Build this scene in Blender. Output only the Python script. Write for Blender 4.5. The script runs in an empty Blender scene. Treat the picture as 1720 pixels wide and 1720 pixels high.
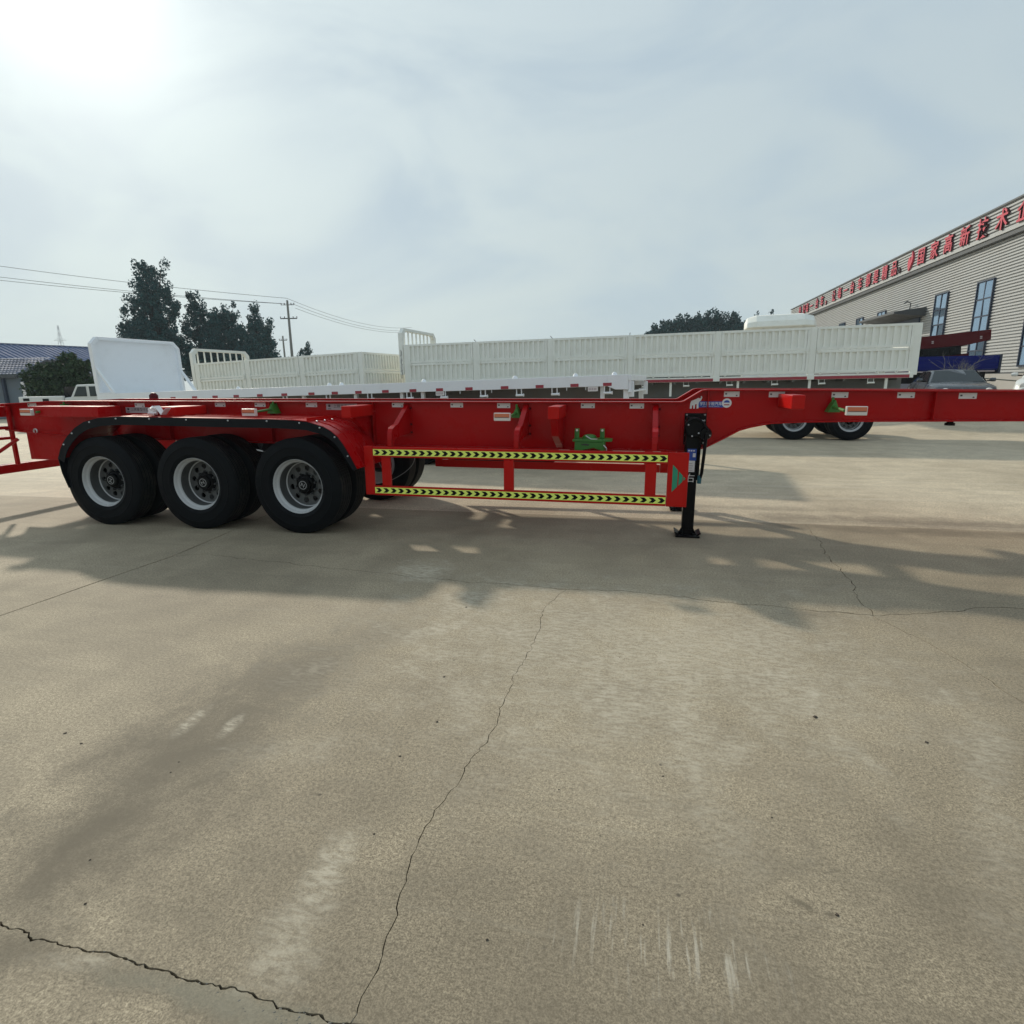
import bpy, math, random
import numpy as np
from mathutils import Vector, Matrix, Euler

R = math.radians
rnd = random.Random(7)
SC = bpy.context.scene
COL = SC.collection

# ---------------------------------------------------------------- camera
cam_d = bpy.data.cameras.new('camera')
cam_d.sensor_width = 36.0
cam_d.sensor_fit = 'HORIZONTAL'
cam_d.lens = 968.38 / 1720 * 36.0
cam_d.clip_start = 0.05
cam_d.clip_end = 3000
cam = bpy.data.objects.new('camera', cam_d)
COL.objects.link(cam)
YAW, PITCH, ROLL = 0.22261, 0.21832, -0.0154
fwd = Vector((-math.sin(YAW) * math.cos(PITCH), math.cos(YAW) * math.cos(PITCH), -math.sin(PITCH)))
r0 = Vector((math.cos(YAW), math.sin(YAW), 0))
u0 = r0.cross(fwd)
rr = r0 * math.cos(ROLL) + u0 * math.sin(ROLL)
uu = -r0 * math.sin(ROLL) + u0 * math.cos(ROLL)
cam.matrix_world = Matrix(((rr.x, uu.x, -fwd.x, 0), (rr.y, uu.y, -fwd.y, 0), (rr.z, uu.z, -fwd.z, 1.571), (0, 0, 0, 1)))
SC.camera = cam

# ---------------------------------------------------------------- world, sun, exposure
SUN_EL, SUN_AZ = R(27.0), R(46.0)            # azimuth counted from +y towards -x
sun_dir = Vector((-math.sin(SUN_AZ) * math.cos(SUN_EL), math.cos(SUN_AZ) * math.cos(SUN_EL), math.sin(SUN_EL)))
W = bpy.data.worlds.new('World')
SC.world = W
W.use_nodes = True
wt = W.node_tree
wt.nodes.clear()
def wn(t, **k):
    n = wt.nodes.new(t)
    for a, b in k.items():
        setattr(n, a, b)
    return n
def wmath(op, a, b=None, clamp=False):
    n = wn('ShaderNodeMath', operation=op, use_clamp=clamp)
    for i, x in enumerate((a, b)):
        if x is None: continue
        if isinstance(x, (int, float)): n.inputs[i].default_value = x
        else: wt.links.new(x, n.inputs[i])
    return n.outputs[0]
def wmix(f, a, b, mode='MIX'):
    n = wn('ShaderNodeMix', data_type='RGBA', blend_type=mode, clamp_result=False)
    for s, x in ((0, f), (6, a), (7, b)):
        if isinstance(x, (int, float)): n.inputs[s].default_value = x
        elif isinstance(x, tuple): n.inputs[s].default_value = (*x, 1)
        else: wt.links.new(x, n.inputs[s])
    return n.outputs[2]
tc = wn('ShaderNodeTexCoord')
sky = wn('ShaderNodeTexSky', sky_type='NISHITA', sun_disc=False, sun_elevation=SUN_EL, sun_rotation=-SUN_AZ,
         air_density=1.0, dust_density=1.0, ozone_density=1.2)
skyc = wmix(1.0, wmix(1.0, sky.outputs[0], (0.012, 0.012, 0.012), 'MULTIPLY'), (0.36, 0.455, 0.53), 'ADD')
sep = wn('ShaderNodeSeparateXYZ')
wt.links.new(tc.outputs['Generated'], sep.inputs[0])
dotn = wn('ShaderNodeVectorMath', operation='DOT_PRODUCT')
wt.links.new(tc.outputs['Generated'], dotn.inputs[0])
dotn.inputs[1].default_value = sun_dir
dsun = wmath('MAXIMUM', dotn.outputs['Value'], 0.0)
# thin cirrus veil
mp = wn('ShaderNodeMapping')
mp.inputs['Scale'].default_value = (1.0, 1.3, 2.6)
mp.inputs['Rotation'].default_value = (0.25, 0.1, 0.6)
wt.links.new(tc.outputs['Generated'], mp.inputs[0])
nz = wn('ShaderNodeTexNoise')
nz.inputs['Scale'].default_value = 2.3
nz.inputs['Detail'].default_value = 5
nz.inputs['Roughness'].default_value = 0.5
nz.inputs['Distortion'].default_value = 0.7
wt.links.new(mp.outputs[0], nz.inputs[0])
veil = wn('ShaderNodeMapRange', interpolation_type='SMOOTHSTEP')
wt.links.new(nz.outputs[0], veil.inputs[0])
for i, v in ((1, 0.34), (2, 0.60), (3, 0.38), (4, 1.0)): veil.inputs[i].default_value = v
elev = wmath('MAXIMUM', sep.outputs[2], 0.0)
hz = wmath('POWER', wmath('SUBTRACT', 1.0, elev, True), 3.0)
cloudc = wmix(hz, (0.445, 0.540, 0.605), (0.575, 0.650, 0.630))
c1 = wmix(veil.outputs[0], skyc, cloudc)
glow = wmath('ADD', wmath('MULTIPLY', wmath('POWER', dsun, 5.0), wmath('ADD', wmath('MULTIPLY', veil.outputs[0], 0.26), -0.12)), wmath('MULTIPLY', wmath('POWER', dsun, 3.0), 0.05))
glow = wmath('ADD', glow, wmath('MULTIPLY', wmath('POWER', dsun, 150.0), 0.42))
glow = wmath('ADD', glow, wmath('MULTIPLY', wmath('POWER', dsun, 32.0), 0.15))
gl = wn('ShaderNodeCombineColor')
wt.links.new(glow, gl.inputs[0]); wt.links.new(glow, gl.inputs[1])
wt.links.new(wmath('MULTIPLY', glow, 0.85), gl.inputs[2])
c2 = wmix(1.0, c1, gl.outputs[0], 'ADD')
bg = wn('ShaderNodeBackground')
wt.links.new(c2, bg.inputs[0])
bg.inputs[1].default_value = 1.0
wo = wn('ShaderNodeOutputWorld')
wt.links.new(bg.outputs[0], wo.inputs[0])

sun_l = bpy.data.lights.new('sun', 'SUN')
sun_l.energy = 2.8
sun_l.angle = R(2.0)
sun_l.color = (1.0, 0.91, 0.76)
sun = bpy.data.objects.new('sun', sun_l)
COL.objects.link(sun)
sun.rotation_euler = (-sun_dir).to_track_quat('-Z', 'Y').to_euler()
sun.location = (-30, 30, 40)

SC.view_settings.view_transform = 'Standard'
SC.view_settings.look = 'None'
SC.view_settings.gamma = 1.0
SC.view_settings.exposure = 0.12
SC.view_settings.use_curve_mapping = False
SC.render.engine = 'CYCLES'
SC.cycles.use_denoising = True
SC.cycles.max_bounces = 6
SC.cycles.transparent_max_bounces = 12

# ---------------------------------------------------------------- node materials
class Mt:
    """small wrapper round one node material"""
    def __init__(s, name, col=(0.5, 0.5, 0.5), rough=0.5, metal=0.0, spec=0.5, coat=0.0):
        s.m = bpy.data.materials.new(name)
        s.m.use_nodes = True
        s.t = s.m.node_tree
        s.b = s.t.nodes['Principled BSDF']
        s.b.inputs['Base Color'].default_value = (*col, 1)
        s.b.inputs['Roughness'].default_value = rough
        s.b.inputs['Metallic'].default_value = metal
        s.b.inputs['Specular IOR Level'].default_value = spec
        s.b.inputs['Coat Weight'].default_value = coat
        s.b.inputs['Coat Roughness'].default_value = 0.12
        s.tc = None
    def n(s, t, **k):
        n = s.t.nodes.new(t)
        for a, b in k.items(): setattr(n, a, b)
        return n
    def lk(s, a, b): s.t.links.new(a, b)
    def co(s, kind='Object', scale=None, rot=None, loc=None):
        if s.tc is None: s.tc = s.n('ShaderNodeTexCoord')
        o = s.tc.outputs[kind]
        if scale or rot or loc:
            m = s.n('ShaderNodeMapping')
            s.lk(o, m.inputs[0])
            if scale: m.inputs['Scale'].default_value = scale
            if rot: m.inputs['Rotation'].default_value = rot
            if loc: m.inputs['Location'].default_value = loc
            o = m.outputs[0]
        return o
    def co_rot(s, p, rot, scale):
        mp = s.n('ShaderNodeMapping')
        s.lk(p, mp.inputs[0])
        mp.inputs['Rotation'].default_value = (0, 0, rot)
        mp.inputs['Scale'].default_value = scale
        return mp.outputs[0]
    def pos(s):
        return s.n('ShaderNodeNewGeometry').outputs['Position']
    def noise(s, vec, scale, detail=3, rough=0.5, dist=0.0):
        n = s.n('ShaderNodeTexNoise')
        s.lk(vec, n.inputs[0])
        n.inputs['Scale'].default_value = scale
        n.inputs['Detail'].default_value = detail
        n.inputs['Roughness'].default_value = rough
        n.inputs['Distortion'].default_value = dist
        return n.outputs[0]
    def mr(s, x, a, b, c, d, smooth=True):
        n = s.n('ShaderNodeMapRange', interpolation_type='SMOOTHSTEP' if smooth else 'LINEAR')
        s.lk(x, n.inputs[0])
        for i, v in enumerate((a, b, c, d)): n.inputs[i + 1].default_value = v
        return n.outputs[0]
    def ma(s, op, a, b=None, c=None, clamp=False):
        n = s.n('ShaderNodeMath', operation=op, use_clamp=clamp)
        for i, x in enumerate((a, b, c)):
            if x is None: continue
            if isinstance(x, (int, float)): n.inputs[i].default_value = x
            else: s.lk(x, n.inputs[i])
        return n.outputs[0]
    def mix(s, f, a, b, mode='MIX'):
        n = s.n('ShaderNodeMix', data_type='RGBA', blend_type=mode)
        for i, x in ((0, f), (6, a), (7, b)):
            if isinstance(x, (int, float)): n.inputs[i].default_value = x
            elif isinstance(x, tuple): n.inputs[i].default_value = (*x, 1)
            else: s.lk(x, n.inputs[i])
        return n.outputs[2]
    def color(s, x): s.lk(x, s.b.inputs['Base Color'])
    def rough(s, x): s.lk(x, s.b.inputs['Roughness'])
    def bump(s, h, strength=0.3, dist=0.01):
        n = s.n('ShaderNodeBump')
        n.inputs['Strength'].default_value = strength
        n.inputs['Distance'].default_value = dist
        s.lk(h, n.inputs['Height'])
        s.lk(n.outputs[0], s.b.inputs['Normal'])

def paint(name, col, rough=0.4, dirt=0.15, dirtcol=(0.2, 0.17, 0.13), coat=0.0, scale=3.0, wave=0.0, spec=0.5):
    m = Mt(name, col, rough, coat=coat, spec=spec)
    p = m.co('Object')
    n1 = m.noise(p, scale, 5, 0.6)
    n2 = m.noise(p, scale * 9, 4, 0.6)
    f = m.ma('MULTIPLY', m.mr(n1, 0.45, 0.8, 0.0, 1.0), dirt * 1.6)
    c = m.mix(f, tuple(col), dirtcol)
    c = m.mix(m.mr(n2, 0.3, 0.7, 0.0, dirt * 0.6), c, tuple(x * 0.75 for x in col))
    m.color(c)
    m.rough(m.mr(n1, 0.3, 0.75, rough - 0.06, rough + 0.15))
    if wave: m.bump(m.noise(p, 2.2, 2), wave, 0.02)
    return m.m

M = {}
M['red'] = paint('red_gloss_paint', (0.385, 0.0025, 0.0035), 0.28, 0.07, (0.27, 0.02, 0.015), wave=0.22, spec=0.10, coat=0.18)
M['red_lit'] = paint('red_lit_paint', (0.47, 0.006, 0.004), 0.32, 0.06, (0.34, 0.03, 0.02), spec=0.10, coat=0.16)  # trailer red, brightened in colour for pieces that catch more light
M['red_dark'] = paint('dark_red_paint', (0.085, 0.004, 0.007), 0.5, 0.2, (0.06, 0.02, 0.02), spec=0.15)
M['white'] = paint('white_trailer_paint', (0.83, 0.86, 0.89), 0.5, 0.10, (0.45, 0.43, 0.40))
M['cream'] = paint('offwhite_sideboard_paint', (0.84, 0.85, 0.79), 0.5, 0.12, (0.48, 0.46, 0.40))
M['cream2'] = paint('cream_sideboard_paint', (0.82, 0.83, 0.77), 0.5, 0.13, (0.40, 0.37, 0.28))
M['undergrey'] = paint('grey_underframe_paint', (0.16, 0.165, 0.16), 0.6, 0.3)
M['black'] = paint('black_metal_paint', (0.0022, 0.0022, 0.003), 0.3, 0.08, (0.012, 0.011, 0.010), spec=0.14)
M['rubber'] = paint('black_rubber', (0.0025, 0.0035, 0.0048), 0.6, 0.12, (0.02, 0.02, 0.019), scale=6, spec=0.13)
M['skirt'] = paint('black_rubber_skirt', (0.004, 0.0055, 0.008), 0.5, 0.16, (0.018, 0.018, 0.017), scale=5, spec=0.14)
M['silver'] = paint('silver_wheel_paint', (0.50, 0.50, 0.50), 0.22, 0.14, (0.22, 0.2, 0.17), scale=8)
M['wheelshade'] = paint('shaded_wheel_paint', (0.085, 0.087, 0.086), 0.45, 0.3, (0.05, 0.045, 0.04), scale=9)  # barrel and disc: shade inside the rim put into the colour
M['hubgrey'] = Mt('grey_hub_print', (0.26, 0.26, 0.26), 0.4).m
M['tread'] = paint('dusty_tread_rubber', (0.009, 0.010, 0.011), 0.7, 0.5, (0.06, 0.057, 0.05), scale=7, spec=0.2)
M['steel'] = Mt('bright_steel', (0.6, 0.6, 0.6), 0.3, metal=0.9).m
M['green'] = paint('green_cast_paint', (0.035, 0.17, 0.022), 0.4, 0.15, (0.06, 0.08, 0.03), scale=8)
M['tape'] = Mt('yellow_green_tape', (0.80, 0.92, 0.17), 0.35).m
M['tapeblack'] = Mt('black_arrow_print', (0.003, 0.003, 0.004), 0.4, spec=0.15).m
M['tri'] = Mt('green_stripe_print', (0.01, 0.25, 0.14), 0.4).m
M['wlabel'] = Mt('white_label', (0.72, 0.70, 0.69), 0.4).m
M['grlabel'] = Mt('pale_grey_label', (0.42, 0.36, 0.37), 0.45).m
M['dlabel'] = Mt('dark_label_print', (0.03, 0.02, 0.025), 0.5).m
M['rlabel'] = Mt('red_label_print', (0.35, 0.03, 0.03), 0.5).m
M['blabel'] = Mt('blue_label', (0.012, 0.06, 0.34), 0.4).m
M['redrefl'] = Mt('red_reflective_tape', (0.30, 0.012, 0.030), 0.35, coat=0.4).m
M['amber'] = Mt('amber_lamp_lens', (0.60, 0.16, 0.07), 0.2, coat=0.6).m
M['lampwhite'] = Mt('clear_lamp_lens', (0.70, 0.66, 0.62), 0.25, coat=0.5).m
M['teal'] = Mt('teal_grip_rubber', (0.01, 0.10, 0.13), 0.5).m
M['blue'] = paint('blue_trailer_paint', (0.004, 0.010, 0.15), 0.45, 0.1, (0.02, 0.025, 0.12), spec=0.12)
M['cargrey'] = paint('dark_grey_car_paint', (0.035, 0.042, 0.052), 0.28, 0.05, coat=0.4)
M['carwhite'] = paint('white_car_paint', (0.66, 0.67, 0.65), 0.35, 0.08, coat=0.3)
M['carglass'] = Mt('car_glass', (0.012, 0.020, 0.022), 0.08, spec=0.45).m
M['winglass'] = Mt('blue_window_glass', (0.26, 0.37, 0.50), 0.06, metal=0.75).m
M['winglass_dark'] = Mt('dark_window_glass', (0.03, 0.06, 0.10), 0.08, metal=0.5).m
M['winframe'] = Mt('dark_blue_window_frame', (0.012, 0.022, 0.05), 0.4).m
M['wallgrey'] = paint('grey_cladding', (0.405, 0.415, 0.415), 0.55, 0.10, (0.3, 0.29, 0.26), scale=0.6)
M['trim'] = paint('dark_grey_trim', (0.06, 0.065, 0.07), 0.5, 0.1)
M['plinth'] = paint('grey_render_plinth', (0.36, 0.35, 0.33), 0.8, 0.2, scale=1.0)
M['signred'] = Mt('red_sign_letter', (0.52, 0.035, 0.06), 0.4).m
M['signside'] = Mt('dark_red_letter_side', (0.06, 0.006, 0.008), 0.6).m
M['bluetile'] = paint('blue_metal_roof', (0.070, 0.110, 0.215), 0.8, 0.2, (0.11, 0.14, 0.21), scale=0.7, spec=0.05)
M['paletile'] = paint('pale_tile_roof', (0.22, 0.24, 0.32), 0.6, 0.25, (0.15, 0.15, 0.18), scale=1.2, spec=0.25)
M['shedwall'] = paint('blue_grey_shed_wall', (0.13, 0.16, 0.19), 0.7, 0.2, scale=1)
M['concpole'] = paint('weathered_concrete_pole', (0.20, 0.20, 0.18), 0.85, 0.3, scale=2)
M['wire'] = Mt('power_wire', (0.08, 0.085, 0.09), 0.6).m
M['tower'] = Mt('galvanised_lattice', (0.62, 0.64, 0.65), 0.5).m
M['bark'] = paint('brown_bark', (0.030, 0.029, 0.026), 0.9, 0.2, (0.05, 0.05, 0.045), scale=6, spec=0.1)
M['twig'] = Mt('grey_twig', (0.16, 0.16, 0.14), 0.8).m
M['bag'] = Mt('translucent_white_plastic', (0.78, 0.76, 0.77), 0.3).m
M['stone'] = paint('grey_stone', (0.20, 0.185, 0.155), 0.9, 0.3, scale=20)
M['debris'] = paint('dark_leaf_litter', (0.055, 0.042, 0.03), 0.9, 0.3, scale=20)
M['subbase'] = Mt('dark_joint_soil', (0.085, 0.072, 0.052), 0.95).m

def leafmat(name, c1, c2):
    m = Mt(name, c1, 0.65, spec=0.12)
    g = m.n('ShaderNodeNewGeometry')
    m.color(m.mix(g.outputs['Random Per Island'], c1, c2))
    m.b.inputs['Subsurface Weight'].default_value = 0.0
    return m.m
M['leafdark'] = leafmat('dark_green_leaves', (0.012, 0.046, 0.050), (0.036, 0.100, 0.098))
M['leafpop'] = leafmat('grey_green_poplar_leaves', (0.012, 0.042, 0.044), (0.034, 0.085, 0.082))
M['leafbush'] = leafmat('deep_green_leaves', (0.022, 0.045, 0.022), (0.060, 0.092, 0.045))

# concrete of the yard: tone, grain, stains and scuffs that stay with the slab, plus lens falloff painted into the colour
def concrete(name, far=False):
    m = Mt(name, (0.3, 0.28, 0.24), 0.8, spec=0.3)
    p = m.pos()
    big = m.noise(p, 0.35, 5, 0.6, 0.3)
    rag_ = m.noise(p, 5.5, 8, 0.68, 0.3)
    mid = m.noise(p, 2.1, 6, 0.62, 0.4)
    fine = m.noise(p, 65, 6, 0.8)
    grit = m.noise(p, 170, 3, 0.75)
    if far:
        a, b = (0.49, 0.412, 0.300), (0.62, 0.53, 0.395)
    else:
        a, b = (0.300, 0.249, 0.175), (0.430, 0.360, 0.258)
    c = m.mix(m.mr(big, 0.3, 0.7, 0, 1), a, b)
    c = m.mix(m.mr(mid, 0.32, 0.70, 0.0, 1.0), m.mix(1.0, c, (0.88, 0.875, 0.87), 'MULTIPLY'), m.mix(1.0, c, (1.08, 1.08, 1.07), 'MULTIPLY'))
    c = m.mix(m.mr(fine, 0.30, 0.70, 0, 1), m.mix(1.0, c, (0.58, 0.57, 0.555), 'MULTIPLY'), m.mix(1.0, c, (1.34, 1.34, 1.34), 'MULTIPLY'))
    c = m.mix(m.mr(mid, 0.35, 0.65, 0.5, 1.0), c, m.mix(m.mr(grit, 0.32, 0.68, 0, 1), m.mix(1.0, c, (0.50, 0.49, 0.475), 'MULTIPLY'), m.mix(1.0, c, (1.42, 1.42, 1.42), 'MULTIPLY')))
    def streaks(rot, sx, sy, lo, hi):
        mp = m.n('ShaderNodeMapping')
        m.lk(p, mp.inputs[0])
        mp.inputs['Rotation'].default_value = (0, 0, rot)
        mp.inputs['Scale'].default_value = (sx, sy, 1)
        return m.mr(m.noise(mp.outputs[0], 1.0, 3, 0.6), lo, hi, 0, 1)
    def blob(cx, cy, rx, ry, rot=0.0, rag=0.5):
        mp = m.n('ShaderNodeMapping', vector_type='TEXTURE')
        m.lk(p, mp.inputs[0])
        mp.inputs['Location'].default_value = (cx, cy, 0)
        mp.inputs['Rotation'].default_value = (0, 0, rot)
        mp.inputs['Scale'].default_value = (rx, ry, 1)
        l = m.n('ShaderNodeVectorMath', operation='LENGTH')
        m.lk(mp.outputs[0], l.inputs[0])
        d = m.ma('ADD', l.outputs['Value'], m.ma('MULTIPLY', m.ma('SUBTRACT', mid, 0.5), rag * 2.2))
        d = m.ma('ADD', d, m.ma('MULTIPLY', m.ma('SUBTRACT', rag_, 0.5), rag * 2.6))
        return m.mr(d, 0.0, 1.15, 1.0, 0.0)
    # faint tyre streaks along and across the yard
    c = m.mix(m.ma('MULTIPLY', streaks(0.12, 0.35, 7.0, 0.52, 0.72), 0.22), c, (0.20, 0.17, 0.12))
    c = m.mix(m.ma('MULTIPLY', streaks(-0.5, 0.8, 16.0, 0.60, 0.78), 0.22), c, (0.52, 0.465, 0.36))
    # pale scratches
    c = m.mix(m.ma('MULTIPLY', streaks(0.9, 5, 90, 0.68, 0.80), 0.30), c, (0.58, 0.53, 0.43))
    c = m.mix(m.ma('MULTIPLY', streaks(2.2, 6, 110, 0.70, 0.82), 0.28), c, (0.58, 0.53, 0.43))
    # fine crazing, pock marks and short scuffs
    v2 = m.n('ShaderNodeTexVoronoi', feature='DISTANCE_TO_EDGE')
    m.lk(m.co_rot(p, 0.4, (3.1, 2.3, 1)), v2.inputs[0]); v2.inputs['Scale'].default_value = 1.0
    wv = m.n('ShaderNodeVectorMath', operation='ADD'); m.lk(p, wv.inputs[0])
    nv = m.n('ShaderNodeTexNoise'); m.lk(p, nv.inputs[0]); nv.inputs['Scale'].default_value = 6; nv.inputs['Detail'].default_value = 4
    sc = m.n('ShaderNodeVectorMath', operation='SCALE'); m.lk(nv.outputs['Color'], sc.inputs[0]); sc.inputs['Scale'].default_value = 0.35
    m.lk(sc.outputs[0], wv.inputs[1]); m.lk(wv.outputs[0], v2.inputs[0])
    crz = m.ma('MULTIPLY', m.mr(v2.outputs['Distance'], 0.0, 0.006, 1, 0), m.mr(m.noise(p, 1.1, 3), 0.50, 0.66, 0, 0.45))
    c = m.mix(crz, c, (0.16, 0.135, 0.10))
    pk = m.n('ShaderNodeTexVoronoi'); m.lk(p, pk.inputs[0]); pk.inputs['Scale'].default_value = 42
    pock = m.ma('MULTIPLY', m.mr(pk.outputs['Distance'], 0.10, 0.22, 1, 0), m.mr(m.noise(p, 4.1, 4), 0.48, 0.62, 0, 0.55))
    c = m.mix(pock, c, (0.17, 0.145, 0.11))
    c = m.mix(m.ma('MULTIPLY', streaks(-0.15, 9, 120, 0.66, 0.76), 0.40), c, (0.60, 0.53, 0.42))
    c = m.mix(m.ma('MULTIPLY', streaks(1.45, 7, 130, 0.68, 0.78), 0.36), c, (0.60, 0.53, 0.42))
    # small dark specks
    v = m.n('ShaderNodeTexVoronoi')
    m.lk(p, v.inputs[0]); v.inputs['Scale'].default_value = 7
    spk = m.ma('MULTIPLY', m.mr(v.outputs['Distance'], 0.03, 0.07, 1, 0), m.mr(m.noise(p, 3.7, 2), 0.50, 0.62, 0, 0.75))
    c = m.mix(spk, c, (0.06, 0.05, 0.04))
    if not far:
        dark = [(0.1, 1.1, 2.8, 0.85, 0.0, 0.42), (2.1, 2.6, 1.1, 1.6, 0.3, 0.34), (-3.6, 3.2, 1.6, 2.2, 0.0, 0.24), (-1.97, 1.8, 0.50, 1.30, 0.0, 0.92), (-1.85, 2.75, 0.42, 0.9, -0.1, 0.6), (-1.6, 3.3, 0.30, 0.6, -0.2, 0.25), (0.75, 1.6, 0.5, 0.9, -0.2, 0.22),  # first broad blobs paint lens falloff into the near yard; the rest are stains
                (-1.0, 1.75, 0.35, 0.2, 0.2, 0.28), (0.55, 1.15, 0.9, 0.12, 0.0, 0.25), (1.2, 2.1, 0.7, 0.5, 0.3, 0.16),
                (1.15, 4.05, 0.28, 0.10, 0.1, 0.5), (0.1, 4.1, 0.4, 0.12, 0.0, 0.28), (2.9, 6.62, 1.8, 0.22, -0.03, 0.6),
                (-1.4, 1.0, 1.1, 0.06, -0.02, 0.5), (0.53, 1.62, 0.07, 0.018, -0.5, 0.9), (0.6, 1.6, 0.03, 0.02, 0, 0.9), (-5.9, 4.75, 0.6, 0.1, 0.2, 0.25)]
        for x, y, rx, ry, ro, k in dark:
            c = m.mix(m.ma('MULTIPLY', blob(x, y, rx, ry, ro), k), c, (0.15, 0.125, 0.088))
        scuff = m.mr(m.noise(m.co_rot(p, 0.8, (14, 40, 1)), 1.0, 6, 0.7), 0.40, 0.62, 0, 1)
        pale = [(-0.1, 3.4, 1.7, 1.0, 0.1, 0.42), (-0.965, 1.45, 0.07, 0.20, 0.0, 0.62), (-0.96, 1.16, 0.11, 0.12, 0.1, 0.55), (-1.87, 2.1, 0.035, 0.09, 0.1, 0.7), (-1.5, 1.01, 0.12, 0.03, 0.2, 0.5), (0.9, 2.6, 0.10, 0.5, 0.2, 0.30), (0.25, 2.6, 0.12, 0.9, 0.1, 0.25), (1.4, 2.4, 0.10, 0.7, -0.4, 0.3), (-1.25, 3.3, 0.12, 0.7, 0.1, 0.3),  # broad central blob paints the brighter middle of the light gradient; small ones are scuffs
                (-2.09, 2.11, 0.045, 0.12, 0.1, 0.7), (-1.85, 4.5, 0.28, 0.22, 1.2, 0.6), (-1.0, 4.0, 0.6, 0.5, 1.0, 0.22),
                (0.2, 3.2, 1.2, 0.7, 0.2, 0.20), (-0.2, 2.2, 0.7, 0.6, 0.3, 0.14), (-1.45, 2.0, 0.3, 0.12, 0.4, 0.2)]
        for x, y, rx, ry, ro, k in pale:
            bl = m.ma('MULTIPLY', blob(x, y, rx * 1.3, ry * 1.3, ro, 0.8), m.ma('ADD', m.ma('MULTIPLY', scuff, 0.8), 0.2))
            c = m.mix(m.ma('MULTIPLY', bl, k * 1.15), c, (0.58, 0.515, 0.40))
        sm = m.ma('MULTIPLY', blob(0.10, 1.38, 0.36, 0.17, 0.0, 0.9), streaks(0.02, 60, 4.5, 0.53, 0.66))
        c = m.mix(m.ma('MULTIPLY', sm, 0.5), c, (0.62, 0.57, 0.47))
        # mossy edge of the broken joint
        c = m.mix(m.ma('MULTIPLY', blob(-1.05, 1.0, 0.5, 0.04, 0.0, 1.0), 0.4), c, (0.26, 0.25, 0.19))
    else:
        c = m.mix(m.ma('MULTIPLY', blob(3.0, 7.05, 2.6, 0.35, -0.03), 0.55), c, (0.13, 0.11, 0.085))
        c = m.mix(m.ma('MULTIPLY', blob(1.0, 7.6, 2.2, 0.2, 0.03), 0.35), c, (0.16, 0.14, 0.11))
        c = m.mix(m.ma('MULTIPLY', streaks(0.03, 0.3, 5.0, 0.5, 0.7), 0.25), c, (0.62, 0.55, 0.43))
    m.color(c)
    h = m.ma('ADD', m.ma('MULTIPLY', fine, 0.7), m.ma('MULTIPLY', grit, 0.5))
    m.bump(h, 0.35, 0.004)
    return m.m
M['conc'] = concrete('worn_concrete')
M['conc_far'] = concrete('dusty_pale_concrete', True)

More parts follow.
